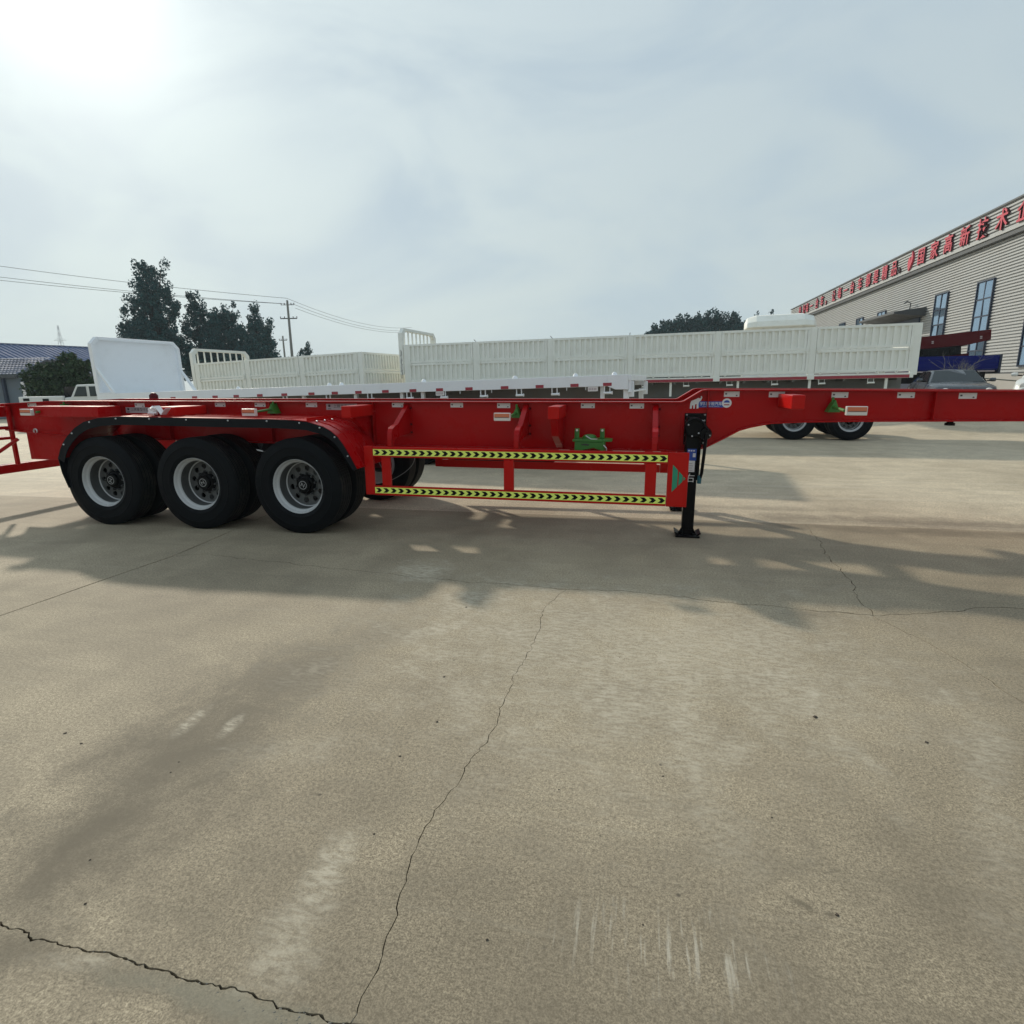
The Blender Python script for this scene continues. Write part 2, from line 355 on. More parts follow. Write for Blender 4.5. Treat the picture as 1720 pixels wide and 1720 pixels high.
# ---------------------------------------------------------------- mesh helpers
class MB:
    def __init__(s): s.v = []; s.f = []; s.mi = []; s.cur = 0
    def add(s, vs, fs):
        o = len(s.v)
        s.v += [tuple(p) for p in vs]
        s.f += [tuple(i + o for i in f) for f in fs]
        s.mi += [s.cur] * len(fs)
        return s
    def box(s, x0, x1, y0, y1, z0, z1):
        return s.add([(x0, y0, z0), (x1, y0, z0), (x1, y1, z0), (x0, y1, z0), (x0, y0, z1), (x1, y0, z1), (x1, y1, z1), (x0, y1, z1)],
                     [(0, 3, 2, 1), (4, 5, 6, 7), (0, 1, 5, 4), (1, 2, 6, 5), (2, 3, 7, 6), (3, 0, 4, 7)])
    def prism(s, poly, axis, a, b):
        """poly: 2D points in the two other axes (x,z for y; y,z for x; x,y for z), extruded from a to b"""
        def P(u, w, t):
            return (u, t, w) if axis == 'y' else ((t, u, w) if axis == 'x' else (u, w, t))
        n = len(poly)
        vs = [P(u, w, a) for u, w in poly] + [P(u, w, b) for u, w in poly]
        fs = [tuple(range(n - 1, -1, -1)), tuple(range(n, 2 * n))] + [(i, (i + 1) % n, n + (i + 1) % n, n + i) for i in range(n)]
        return s.add(vs, fs)
    def strip(s, path, axis, a, b, th, up=None):
        """a sheet that follows a 2D path, from a to b along axis, thickness th to the left of the path"""
        n = len(path); off = []
        for i in range(n):
            p0, p1 = path[max(i - 1, 0)], path[min(i + 1, n - 1)]
            d = math.hypot(p1[0] - p0[0], p1[1] - p0[1]) or 1
            off.append((path[i][0] - (p1[1] - p0[1]) / d * th, path[i][1] + (p1[0] - p0[0]) / d * th))
        for i in range(n - 1):
            s.prism([path[i], path[i + 1], off[i + 1], off[i]], axis, a, b)
        return s
    def tube(s, pts, r, n=8, cap=True):
        pts = [Vector(p) for p in pts]
        rs = r if isinstance(r, (list, tuple)) else [r] * len(pts)
        vs, fs, pn = [], [], None
        for i, p in enumerate(pts):
            d = (pts[min(i + 1, len(pts) - 1)] - pts[max(i - 1, 0)]).normalized()
            if pn is None:
                pn = d.cross(Vector((0, 0, 1)))
                if pn.length < 1e-3: pn = d.cross(Vector((1, 0, 0)))
            pn = (pn - d * pn.dot(d)).normalized()
            q = d.cross(pn)
            for k in range(n):
                a = 2 * math.pi * k / n
                vs.append(p + (pn * math.cos(a) + q * math.sin(a)) * rs[i])
        for i in range(len(pts) - 1):
            for k in range(n):
                k2 = (k + 1) % n
                fs.append((i * n + k, i * n + k2, (i + 1) * n + k2, (i + 1) * n + k))
        if cap:
            fs.append(tuple(range(n - 1, -1, -1)))
            fs.append(tuple((len(pts) - 1) * n + k for k in range(n)))
        return s.add(vs, fs)
    def lathe(s, prof, n=48, axis='y', c=(0, 0, 0)):
        """prof: (radius, offset along axis)"""
        vs, fs = [], []
        for k in range(n):
            a = 2 * math.pi * k / n
            ca, sa = math.cos(a), math.sin(a)
            for r, t in prof:
                v = (r * ca, t, r * sa) if axis == 'y' else ((t, r * ca, r * sa) if axis == 'x' else (r * ca, r * sa, t))
                vs.append((v[0] + c[0], v[1] + c[1], v[2] + c[2]))
        m = len(prof)
        for k in range(n):
            k2 = (k + 1) % n
            for i in range(m - 1):
                fs.append((k * m + i, k * m + i + 1, k2 * m + i + 1, k2 * m + i))
        return s.add(vs, fs)
    def quad(s, a, b, c, d): return s.add([a, b, c, d], [(0, 1, 2, 3)])
    def mesh(s, name, mats, smooth=None):
        me = bpy.data.meshes.new(name)
        me.from_pydata(s.v, [], s.f)
        for m in (mats if isinstance(mats, (list, tuple)) else [mats]): me.materials.append(m)
        if any(s.mi): me.polygons.foreach_set('material_index', s.mi)
        if smooth:
            me.polygons.foreach_set('use_smooth', [True] * len(me.polygons))
            me.set_sharp_from_angle(angle=R(smooth))
        me.update()
        return me
    def obj(s, name, mats, parent=None, smooth=None, bevel=None, **kw):
        return link(name, s.mesh(name, mats, smooth), parent, bevel=bevel, **kw)

def fixn(me):
    import bmesh
    b = bmesh.new(); b.from_mesh(me)
    bmesh.ops.recalc_face_normals(b, faces=b.faces)
    b.to_mesh(me); b.free()
    return me

def link(name, data, parent=None, loc=None, rot=None, bevel=None, label=None, cat=None, group=None, kind=None):
    o = bpy.data.objects.new(name, data)
    COL.objects.link(o)
    if parent: o.parent = parent
    if loc: o.location = loc
    if rot: o.rotation_euler = rot
    if bevel:
        m = o.modifiers.new('bevel', 'BEVEL')
        m.width = bevel; m.segments = 2; m.limit_method = 'ANGLE'; m.angle_limit = R(40)
    for k, v in (('label', label), ('category', cat), ('group', group), ('kind', kind)):
        if v: o[k] = v
    return o

def thing(name, label, cat, loc=(0, 0, 0), rot=(0, 0, 0), group=None):
    return link(name, None, None, loc, rot, label=label, cat=cat, group=group)

def copy_tree(o, parent=None):
    c = o.copy(); COL.objects.link(c)
    if parent: c.parent = parent
    for ch in list(o.children): copy_tree(ch, c)
    return c

def text_mesh(txt, size, extrude=0.0, offset=0.0, shear=0.0, mats=None):
    cu = bpy.data.curves.new('lettering', 'FONT')
    cu.body = txt; cu.size = size; cu.extrude = extrude; cu.offset = offset; cu.shear = shear
    cu.align_x = 'CENTER'; cu.align_y = 'CENTER'; cu.resolution_u = 3
    o = bpy.data.objects.new('lettering', cu); COL.objects.link(o)
    bpy.context.view_layer.update()
    me = bpy.data.meshes.new_from_object(o.evaluated_get(bpy.context.evaluated_depsgraph_get()))
    bpy.data.objects.remove(o); bpy.data.curves.remove(cu)
    me.materials.clear()
    for m in mats or []: me.materials.append(m)
    if mats and len(mats) > 1:
        for p in me.polygons:
            p.material_index = 0 if p.normal.z > 0.7 else 1
    return me

def interp(path, x):
    for (x0, z0), (x1, z1) in zip(path, path[1:]):
        if x0 <= x <= x1: return z0 + (z1 - z0) * (x - x0) / (x1 - x0)
    return path[-1][1] if x > path[-1][0] else path[0][1]

# ================================================================ GROUND
ground = link('ground', None, kind='structure')
def sheet(name, pts, mat, parent=ground, **k):
    mb = MB(); mb.add(pts, [tuple(range(len(pts)))])
    return mb.obj(name, mat, parent, **k)
sheet('soil', [(-600, -80, -0.03), (600, -80, -0.03), (600, 900, -0.03), (-600, 900, -0.03)], M['subbase'])
grng = random.Random(3)
def ragged(pts, amp, seg):
    out = [pts[0]]
    for p, q in zip(pts, pts[1:]):
        L = math.dist(p, q); n = max(1, int(L / seg))
        nx, ny = -(q[1] - p[1]) / L, (q[0] - p[0]) / L
        for i in range(1, n):
            d = grng.gauss(0, amp); t = i / n
            out.append((p[0] + (q[0] - p[0]) * t + nx * d, p[1] + (q[1] - p[1]) * t + ny * d))
        out.append(q)
    if amp > .003:
        fin = [out[0]]
        for p, q in zip(out, out[1:]):
            L = math.dist(p, q) or 1; d = grng.gauss(0, amp * .55); t = grng.uniform(.3, .7)
            fin += [(p[0] + (q[0] - p[0]) * t - (q[1] - p[1]) / L * d, p[1] + (q[1] - p[1]) * t + (q[0] - p[0]) / L * d), q]
        out = fin
    return out
N = dict(a0=(-14, 1.0), a1=(-4.42, 1.05), a2=(-.67, 1.02), a3=(2.0, 1.0), a4=(14, 1.0), d1=(-4.38, 4.5), d2=(-.54, 4.25), d3=(1.57, 4.11), d4=(14, 4.5),
         c0=(-4.4, -6), e0=(14, -6), z0=(-14, -6), j0=(-14, 6.9), j1=(-4.62, 6.86), j3=(1.82, 6.80), j4=(14, 6.70))
PL = {}
def pl(k, a, b, mid, gap, amp, seg): PL[k] = (ragged([N[a]] + mid + [N[b]], amp, seg), gap)
pl('A01', 'a0', 'a1', [], .012, .004, .12)
pl('A12', 'a1', 'a2', [(-1.85, 1.06), (-1.61, 1.04), (-1.38, 1.045), (-1.18, 1.03), (-.97, 1.035), (-.85, 1.02), (-.75, 1.022)], .0052, .0045, .022)
pl('A23', 'a2', 'a3', [], .010, .004, .05)
pl('A34', 'a3', 'a4', [], .010, .004, .15)
pl('B', 'a2', 'd2', [(-.67, 1.06), (-.665, 1.14), (-.68, 1.26), (-.70, 1.40), (-.72, 1.60), (-.70, 1.83), (-.67, 2.07), (-.63, 2.33), (-.64, 2.62), (-.63, 3.02), (-.61, 3.44), (-.64, 3.85)], .0030, .007, .05)
pl('C0', 'c0', 'a1', [], .01, .001, .5)
pl('C1', 'a1', 'd1', [(-4.46, 3.0), (-4.43, 3.69)], .013, .002, .3)
pl('C2', 'd1', 'j1', [(-4.46, 5.25), (-4.58, 6.17)], .010, .003, .2)
pl('D12', 'd1', 'd2', [(-4.09, 4.62), (-3.35, 4.5), (-2.39, 4.4), (-1.8, 4.31), (-1.03, 4.29)], .008, .012, .09)
pl('D23', 'd2', 'd3', [(-.09, 4.3), (.56, 4.19), (.96, 4.17), (1.29, 4.12)], .009, .012, .08)
pl('D34', 'd3', 'd4', [(1.95, 4.22), (2.31, 4.39), (2.62, 4.43), (4, 4.4)], .008, .012, .1)
pl('E1', 'a3', 'd3', [(1.88, 3.06), (1.81, 3.45), (1.71, 3.79)], .005, .008, .08)
pl('E2', 'd3', 'j3', [(1.6, 4.5), (1.65, 4.78), (1.70, 5.52)], .005, .012, .08)
pl('J01', 'j0', 'j1', [], .018, .004, .3)
pl('J13', 'j1', 'j3', [], .006, .004, .2)
pl('J34', 'j3', 'j4', [], .005, .004, .3)
for k, a, b in (('o1', 'z0', 'c0'), ('o2', 'c0', 'e0'), ('o3', 'e0', 'a4'), ('o4', 'a4', 'd4'), ('o5', 'd4', 'j4'), ('o6', 'z0', 'a0'), ('o7', 'a0', 'j0')):
    PL[k] = ([N[a], N[b]], 0.012)
FACES = [['o1', 'C0', '-A01', '-o6'], ['o2', 'o3', '-A34', '-A23', '-A12', '-C0'], ['A01', 'C1', 'C2', '-J01', '-o7'],
         ['A12', 'B', '-D12', '-C1'], ['A23', 'E1', '-D23', '-B'], ['A34', 'o4', '-D34', '-E1'],
         ['D12', 'D23', 'E2', '-J13', '-C2'], ['D34', 'o5', '-J34', '-E2']]
for fc in FACES:
    segs = []
    for k in fc:
        rev = k[0] == '-'
        pts, gap = PL[k.lstrip('-')]
        pts = pts[::-1] if rev else pts
        ns = []
        for i in range(len(pts)):
            p, q = pts[max(i - 1, 0)], pts[min(i + 1, len(pts) - 1)]
            L = math.dist(p, q)
            ns.append((-(q[1] - p[1]) / L, (q[0] - p[0]) / L))
        gs = [gap / 2 * grng.uniform(0.35, 1.7) for _ in pts]
        segs.append((pts, ns, gs))
    loop = []
    for i, (pts, ns, gs) in enumerate(segs):
        pp, pn, pg = segs[i - 1]
        a, b = pn[-1], ns[0]
        if a[0] * b[0] + a[1] * b[1] > 0.8:
            loop.append((pts[0][0] + (a[0] * pg[-1] + b[0] * gs[0]) / 2, pts[0][1] + (a[1] * pg[-1] + b[1] * gs[0]) / 2))
        else:
            loop.append((pts[0][0] + a[0] * pg[-1] + b[0] * gs[0], pts[0][1] + a[1] * pg[-1] + b[1] * gs[0]))
        for p, n_, g in list(zip(pts, ns, gs))[1:-1]:
            loop.append((p[0] + n_[0] * g, p[1] + n_[1] * g))
    mb = MB(); n = len(loop)
    mb.add([(x, y, 0) for x, y in loop] + [(x, y, -0.028) for x, y in loop],
           [tuple(range(n))] + [(i, n + i, n + (i + 1) % n, (i + 1) % n) for i in range(n)])
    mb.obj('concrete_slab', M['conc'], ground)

def sstep(a, b, x):
    t = min(1, max(0, (x - a) / (b - a))); return t * t * (3 - 2 * t)
def gz(x, y): return 0.38 * sstep(6.0, 9.0, x) * sstep(17.6, 21.5, y)
xs = [-600, -200, -90, -50, -30, -20, -14] + list(range(-12, 5, 2)) + [5, 5.5, 6, 6.5, 7, 7.5, 8, 8.5, 9, 9.5, 10, 12, 14, 18, 24, 40, 90, 200, 600]
ys = [6.5, 8, 10, 12, 14, 16, 17, 17.5, 18, 18.5, 19, 19.5, 20, 20.5, 21, 21.5, 22, 25, 30, 45, 70, 110, 200, 400, 900]
mb = MB()
mb.add([(x, y, gz(x, y) - .004) for y in ys for x in xs],
       [(j * len(xs) + i, j * len(xs) + i + 1, (j + 1) * len(xs) + i + 1, (j + 1) * len(xs) + i) for j in range(len(ys) - 1) for i in range(len(xs) - 1)])
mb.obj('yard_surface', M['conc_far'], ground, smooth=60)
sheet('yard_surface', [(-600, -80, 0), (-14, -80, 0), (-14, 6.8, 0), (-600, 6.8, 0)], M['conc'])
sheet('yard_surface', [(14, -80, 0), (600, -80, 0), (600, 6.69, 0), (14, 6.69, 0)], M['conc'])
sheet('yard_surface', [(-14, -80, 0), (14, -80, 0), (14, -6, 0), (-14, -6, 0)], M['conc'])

# loose grit and litter
def chunk(mb, x, y, s, z=0.0, flat=0.6, rg=rnd):
    vs = [(x + s * rg.uniform(.6, 1.2) * a, y + s * rg.uniform(.6, 1.2) * b, z + s * flat * rg.uniform(.6, 1.2) * c)
          for a, b, c in ((1, 0, .3), (-1, 0, .3), (0, 1, .3), (0, -1, .3), (.4, .3, 1), (-.3, -.3, .9))]
    mb.add(vs, [(0, 2, 4), (2, 1, 4), (1, 3, 5), (3, 0, 5), (4, 1, 5), (5, 0, 4), (0, 3, 2), (1, 2, 3)])
mb = MB()
for _ in range(420):
    x = rnd.uniform(-1.6, -.5); y = 1.03 + rnd.gauss(-.012, .018)
    chunk(mb, x, y, rnd.uniform(.001, .0045), -0.002, 0.5)
for _ in range(110):
    chunk(mb, rnd.gauss(-.80, .09), rnd.gauss(.998, .012), rnd.uniform(.002, .007), -0.002, 0.5)
mb.obj('gravel', M['stone'], None, label='broken concrete grit lying along the crumbled slab joint', kind='stuff')
mb = MB()
for _ in range(34):
    y = rnd.uniform(1.1, 5.5); x = rnd.uniform(-1.0, 0.75) * (y + 0.6)
    chunk(mb, x, y, rnd.uniform(.002, .006), 0.0, 0.5)
for x, y, s in ((-1.2, 3.75, .018), (-1.02, 2.75, .014), (-.91, 2.33, .013), (1.27, 2.6, .016), (.85, 2.72, .022), (.62, 1.6, .011), (-.98, 2.05, .010), (-2.6, 1.9, .013), (-2.45, 1.85, .012)):
    chunk(mb, x, y, s * .75, 0, 0.4)
mb.obj('litter', M['debris'], None, label='scattered dark crumbs and dry leaf bits on the concrete', kind='stuff')

# ================================================================ RED CONTAINER CHASSIS
TY = 6.72
trailer = thing('container_trailer', 'bright red skeletal container semi-trailer with three axles parked across the yard', 'semi-trailer', (0, TY, 0), (0, 0.0098, 0))
def zl(x, z): return z + 0.0098 * x
TOP = [(-8.35, 1.338), (-7.5, 1.374), (-7.2, 1.376), (0.359, 1.376), (0.395, 1.386), (0.561, 1.491), (0.60, 1.497), (1.76, 1.492), (3.312, 1.478), (4.6, 1.465)]
BOT = [(-8.35, 0.985), (-7.2, 0.90), (-2.9, 0.868), (0.45, 0.872), (0.626, 0.915), (0.78, 1.00), (0.933, 1.09), (1.032, 1.122), (1.221, 1.163), (1.5, 1.178), (1.9, 1.188), (3.35, 1.206), (4.6, 1.215)]
for sgn in (-1, 1):
    mb = MB()
    yw = sgn * 0.53
    mb.prism(BOT + TOP[::-1], 'y', yw - .005, yw + .005)
    mb.strip([(x, z - .014) for x, z in TOP], 'y', yw - .07, yw + .07, .014)
    mb.strip(BOT, 'y', yw - .07, yw + .07, .014)
    beam = link('main_beam', fixn(mb.mesh('main_beam', M['red'])), trailer, bevel=.002)
    for x in (-6.6, -5.75, -4.32, -3.0, 0.62, 2.62, 3.9):
        s = MB()
        y0, y1 = sorted((yw + sgn * .0055, yw + sgn * .066))
        s.box(x - .004, x + .004, y0, y1, interp(BOT, x) + .016, interp(TOP, x) - .016)
        s.obj('stiffener', M['red'], beam)
for x in (-8.1, -7.0, -5.6, -4.2, -2.95, -1.9, -.85, .3, 1.33, 2.3, 3.3, 4.3):
    b, t = interp(BOT, x), interp(TOP, x)
    mb = MB()
    mb.box(x - .035, x + .035, -.524, .524, t - .20, t - .06)
    mb.obj('crossmember', M['red'], trailer, bevel=.004)
mb = MB(); mb.box(2.2, 4.5, -.455, .455, 1.225, 1.235); mb.obj('kingpin_plate', M['red'], trailer)
mb = MB(); mb.lathe([(0, 1.125), (.045, 1.125), (.045, 1.15), (.030, 1.155), (.030, 1.19), (.08, 1.20), (.08, 1.2245)], 20, 'z', (3.03, 0, 0))
mb.obj('kingpin', M['black'], trailer, smooth=40)

for y in (-.22, .22):
    mb = MB(); mb.lathe([(0, -2.92), (.10, -2.91), (.15, -2.86), (.15, -1.66), (.10, -1.61), (0, -1.60)], 24, 'x', (0, y, 1.06)); mb.obj('air_tank', M['red_dark'], trailer, smooth=40)
mb = MB(); mb.box(-1.55, -.95, -.50, .50, 1.10, 1.115); mb.obj('valve_plate', M['red'], trailer)
# container support arms
def arm(x, zt, sgn, kind):
    mb = MB()
    y0, y1 = sorted((sgn * .536, sgn * 1.10))
    mb.box(x - .055, x + .055, y0, y1, zt - .125, zt)
    a = mb.obj('support_arm', M['red_lit'], trailer, bevel=.008)
    g = MB()
    if kind == 1:
        g.prism([(sgn * .537, zt - .45), (sgn * .537, zt - .126), (sgn * .95, zt - .126)], 'x', x - .02, x + .02)
    elif kind == 2:
        zb = interp(BOT, x) + .016
        g.prism([(sgn * .602, zb), (sgn * .537, zb), (sgn * .537, zt - .126), (sgn * 1.08, zt - .126), (sgn * .96, zt - .30)], 'x', x - .035, x + .035)
    if g.v: link('gusset', fixn(g.mesh('gusset', M['red'])), a, bevel=.003)
for sgn in (-1, 1):
    arm(-3.06, 1.342, sgn, 1)
    arm(-.858, 1.344, sgn, 2)
    arm(1.33, 1.452, sgn, 0)
    mb = MB(); y0, y1 = sorted((sgn * .605, sgn * 1.10))
    mb.box(-5.46, -5.17, y0, y1, 1.225, 1.325)
    link('support_arm', fixn(mb.mesh('support_arm', M['red_lit'])), trailer, bevel=.008)
    mb = MB(); y0, y1 = sorted((sgn * .605, sgn * .93)); mb.box(-7.45, -6.42, y0, y1, 1.19, 1.318)
    mb.obj('side_box', M['red'], trailer, bevel=.008)
    # rear wing frame and hanging plate
    mb = MB(); y0, y1 = sorted((sgn * .545, sgn * .56)); mb.box(-8.05, -6.75, y0, y1, .60, .984)
    mb.obj('suspension_plate', M['red'], trailer, bevel=.003)
    mb = MB()
    y0, y1 = sorted((sgn * .56, sgn * 1.22))
    for z0, z1 in ((1.165, 1.30), (1.00, 1.04), (.865, .905)): mb.box(-8.42, -8.30, y0, y1, z0, z1)
    y2, y3 = sorted((sgn * 1.2205, sgn * 1.24))
    mb.box(-8.43, -8.29, y2, y3, .84, 1.32)
    y2, y3 = sorted((sgn * .561, sgn * .60))
    mb.box(-8.29, -8.24, y2, y3, .52, 1.30)
    mb.obj('rear_wing', M['red'], trailer, bevel=.005)
    mb = MB(); mb.tube([(-8.46, sgn * 1.0, .51), (-8.1, sgn * .64, .88)], .022, 8); mb.obj('brace', M['red'], trailer, smooth=40)
mb = MB(); mb.box(-8.62, -8.50, -1.2, 1.2, .39, .51); mb.obj('rear_bumper', M['red'], trailer, bevel=.01)
mb = MB(); mb.box(-8.56, -8.43, -1.24, 1.24, 1.16, 1.335); mb.obj('rear_bolster', M['red'], trailer, bevel=.01)
mb = MB(); mb.lathe([(.028 + .009 * math.cos(a), .009 * math.sin(a)) for a in np.linspace(0, 2 * math.pi, 9)], 18, 'y', (-7.86, -.585, .98))
mb.obj('tow_ring', M['steel'], trailer, smooth=60)
mb = MB(); mb.lathe([(.06, 1.377), (.06, 1.42), (.03, 1.455), (0, 1.46)], 12, 'z', (-7.0, .53, 0)); mb.obj('beam_pin', M['red_dark'], trailer, smooth=40)

# wheels ---------------------------------------------------------
def tyre_mesh(name, R0=.524, hw=.140, rb=.288, ngroove=4, n=72):
    half = [(rb, hw * .74), (rb + .012, hw * .84), (rb + .045, hw * .945), (rb + .05, hw * .97), (rb + .056, hw * .97), (rb + .061, hw * .955), (rb + .10, hw), (rb + .132, hw * .992), (rb + .136, hw * 1.015), (rb + .142, hw * 1.015), (rb + .146, hw * .985), (R0 - .045, hw * .93), (R0 - .038, hw * .90), (R0 - .012, hw * .84), (R0 - .003, hw * .78)]
    prof = [(r, -y) for r, y in half]
    g = [(-1 + 2 * (i + .5) / ngroove) for i in range(ngroove)] if ngroove else []
    for u in g:
        yc = u * hw * .66
        prof += [(R0, yc - .006), (R0 - .013, yc - .004), (R0 - .013, yc + .004), (R0, yc + .006)]
    prof += [(r, y) for r, y in half[::-1]]
    prof.append(prof[0])
    mb = MB(); mb.lathe(prof, n, 'y'); me = mb.mesh(name, [M['rubber'], M['tread']], 35)
    for p in me.polygons:
        if math.hypot(p.center.x, p.center.z) > R0 - .006: p.material_index = 1
    return fixn(me)
TYRE = tyre_mesh('tyre')
def rim_mesh(deep=True, n=60, k=1.0):
    """outer face towards -y; y counted from the tyre centre plane"""
    mb = MB()
    y0 = -.112
    prof = [(.288, y0 + .02), (.300, y0 - .002), (.296, y0 - .006), (.289, y0), (.283, y0 + .022), (.274, y0 + .036), (.268, y0 + .039), (.262, y0 + .047), (.258, y0 + .06), (.250, y0 + .168), (.240, y0 + .176)]
    yd = y0 + .178
    prof += [(.234, yd - .004), (.228, yd)]
    mb.lathe(prof[:9], n); mb.cur = 1; mb.lathe(prof[8:10], n); mb.cur = 0; mb.lathe(prof[9:11], n); mb.cur = 1; mb.lathe(prof[10:], n)
    # disc with ten hand holes
    ns, N_ = 10, 24
    for s in range(ns):
        a0, a1 = 2 * math.pi * s / ns, 2 * math.pi * (s + 1) / ns
        ri, ro, rc, rh = .130, .228, .182, .031
        am = (a0 + a1) / 2
        outer = []
        for i in range(6): outer.append((ro, a0 + (a1 - a0) * i / 6))
        for i in range(6): outer.append((ro + (ri - ro) * i / 6, a1))
        for i in range(6): outer.append((ri, a1 + (a0 - a1) * i / 6))
        for i in range(6): outer.append((ri + (ro - ri) * i / 6, a0))
        vs = [(r * math.cos(a), yd, r * math.sin(a)) for r, a in outer]
        cx, cz = rc * math.cos(am), rc * math.sin(am)
        ring = []
        for (vx, _, vz) in vs:
            d = math.atan2(vz - cz, vx - cx)
            ring.append((cx + rh * math.cos(d), yd, cz + rh * math.sin(d)))
        back = [(x, yd + .014, z) for x, _, z in ring]
        m = len(vs)
        mb.add(vs + ring + back, [(i, (i + 1) % m, m + (i + 1) % m, m + i) for i in range(m)] + [(m + i, m + (i + 1) % m, 2 * m + (i + 1) % m, 2 * m + i) for i in range(m)])
    mb.lathe([(.130, yd), (.128, yd - .006), (.112, yd - .006)], n)
    for s in range(10):
        a = 2 * math.pi * (s + .5) / 10
        mb.lathe([(.014, yd - .004), (.014, yd - .03), (.008, yd - .045), (0, yd - .045)], 6, 'y', (.122 * math.cos(a), 0, .122 * math.sin(a)))
    return fixn(mb.mesh('wheel', [M['silver'], M['wheelshade']], 35))
RIM = rim_mesh()
def barrel_mesh():
    mb = MB(); mb.lathe([(.29, -.10), (.27, -.09), (.25, -.04), (.25, .06), (.27, .09), (.29, .10)], 40)
    mb.lathe([(.25, .05), (.05, .05)], 40)
    return fixn(mb.mesh('wheel', M['silver'], 35))
BARREL = barrel_mesh()
mb = MB(); mb.lathe([(.118, .06), (.116, -.01), (.100, -.030), (.082, -.034), (.080, -.062), (.070, -.070), (0, -.070)], 32)
HUB = fixn(mb.mesh('hub', M['black'], 35))
mb = MB(); mb.lathe([(.048, -.0715), (.040, -.0715)], 32)
z7 = [(-.022, .020), (.024, .020), (-.006, -.012), (.024, -.016), (.020, -.024), (-.026, -.022), (.006, .010), (-.020, .012)]
mb.add([(x, -.0718, z) for x, z in z7], [tuple(range(8))])
HUBM = mb.mesh('hub_emblem', M['hubgrey'])
AX = (-6.178, -4.90, -3.623)
def wheel(parent, x, y, z, out=-1, outer=True, spin=0.0):
    rot = (0, spin, 0) if out < 0 else (0, spin, math.pi)
    w = link('wheel', RIM if outer else BARREL, parent, (x, y, z), rot)
    link('tyre', TYRE, w)
    if outer:
        link('hub', HUB, w, (0, .055, 0)); link('hub_emblem', HUBM, w, (0, .055, 0))
    return w
for i, x in enumerate(AX):
    z = zl(x, .521)
    for sgn in (-1, 1):
        wheel(trailer, x, sgn * 1.11, z, sgn, True, (0.3, 1.1, 2.0)[i])
        wheel(trailer, x, sgn * .77, z, sgn, False)
        mb = MB()
        for k in range(4): mb.strip([(x - .5 + .08 * k, z + .16 + .03 - k * .014), (x, z + .11 - k * .014), (x + .5 - .08 * k, z + .16 + .03 - k * .014)], 'y', sgn * .46 - .04, sgn * .46 + .04, .012)
        link('leaf_spring', fixn(mb.mesh('leaf_spring', M['black'])), trailer)
        mb = MB(); mb.box(x + .56, x + .72, sgn * .46 - .05, sgn * .46 + .05, z + .12, .868); mb.obj('spring_hanger', M['red_dark'], trailer, bevel=.005)
        mb = MB(); mb.lathe([(0, -.09), (.085, -.09), (.09, -.07), (.09, .07), (.085, .09), (0, .09)], 20, 'x', (x + .26, sgn * .36, z + .02)); mb.obj('brake_chamber', M['black'], trailer, smooth=40)
    mb = MB(); mb.box(x - .065, x + .065, -.62, .62, z - .065, z + .065); mb.obj('axle', M['black'], trailer, bevel=.01)
mb = MB()
mb.tube([(-2.60 + .05 * math.sin(t * 3) - .30 * t * t, -.42, .83 - .40 * t + .02 * t * t) for t in np.linspace(0, 1, 12)], .005, 6)
mb.tube([(-2.98, -.5, .8), (-2.99, -.52, .66), (-2.94, -.5, .56)], .006, 6)
mb.obj('brake_hose', M['undergrey'], trailer, smooth=60)

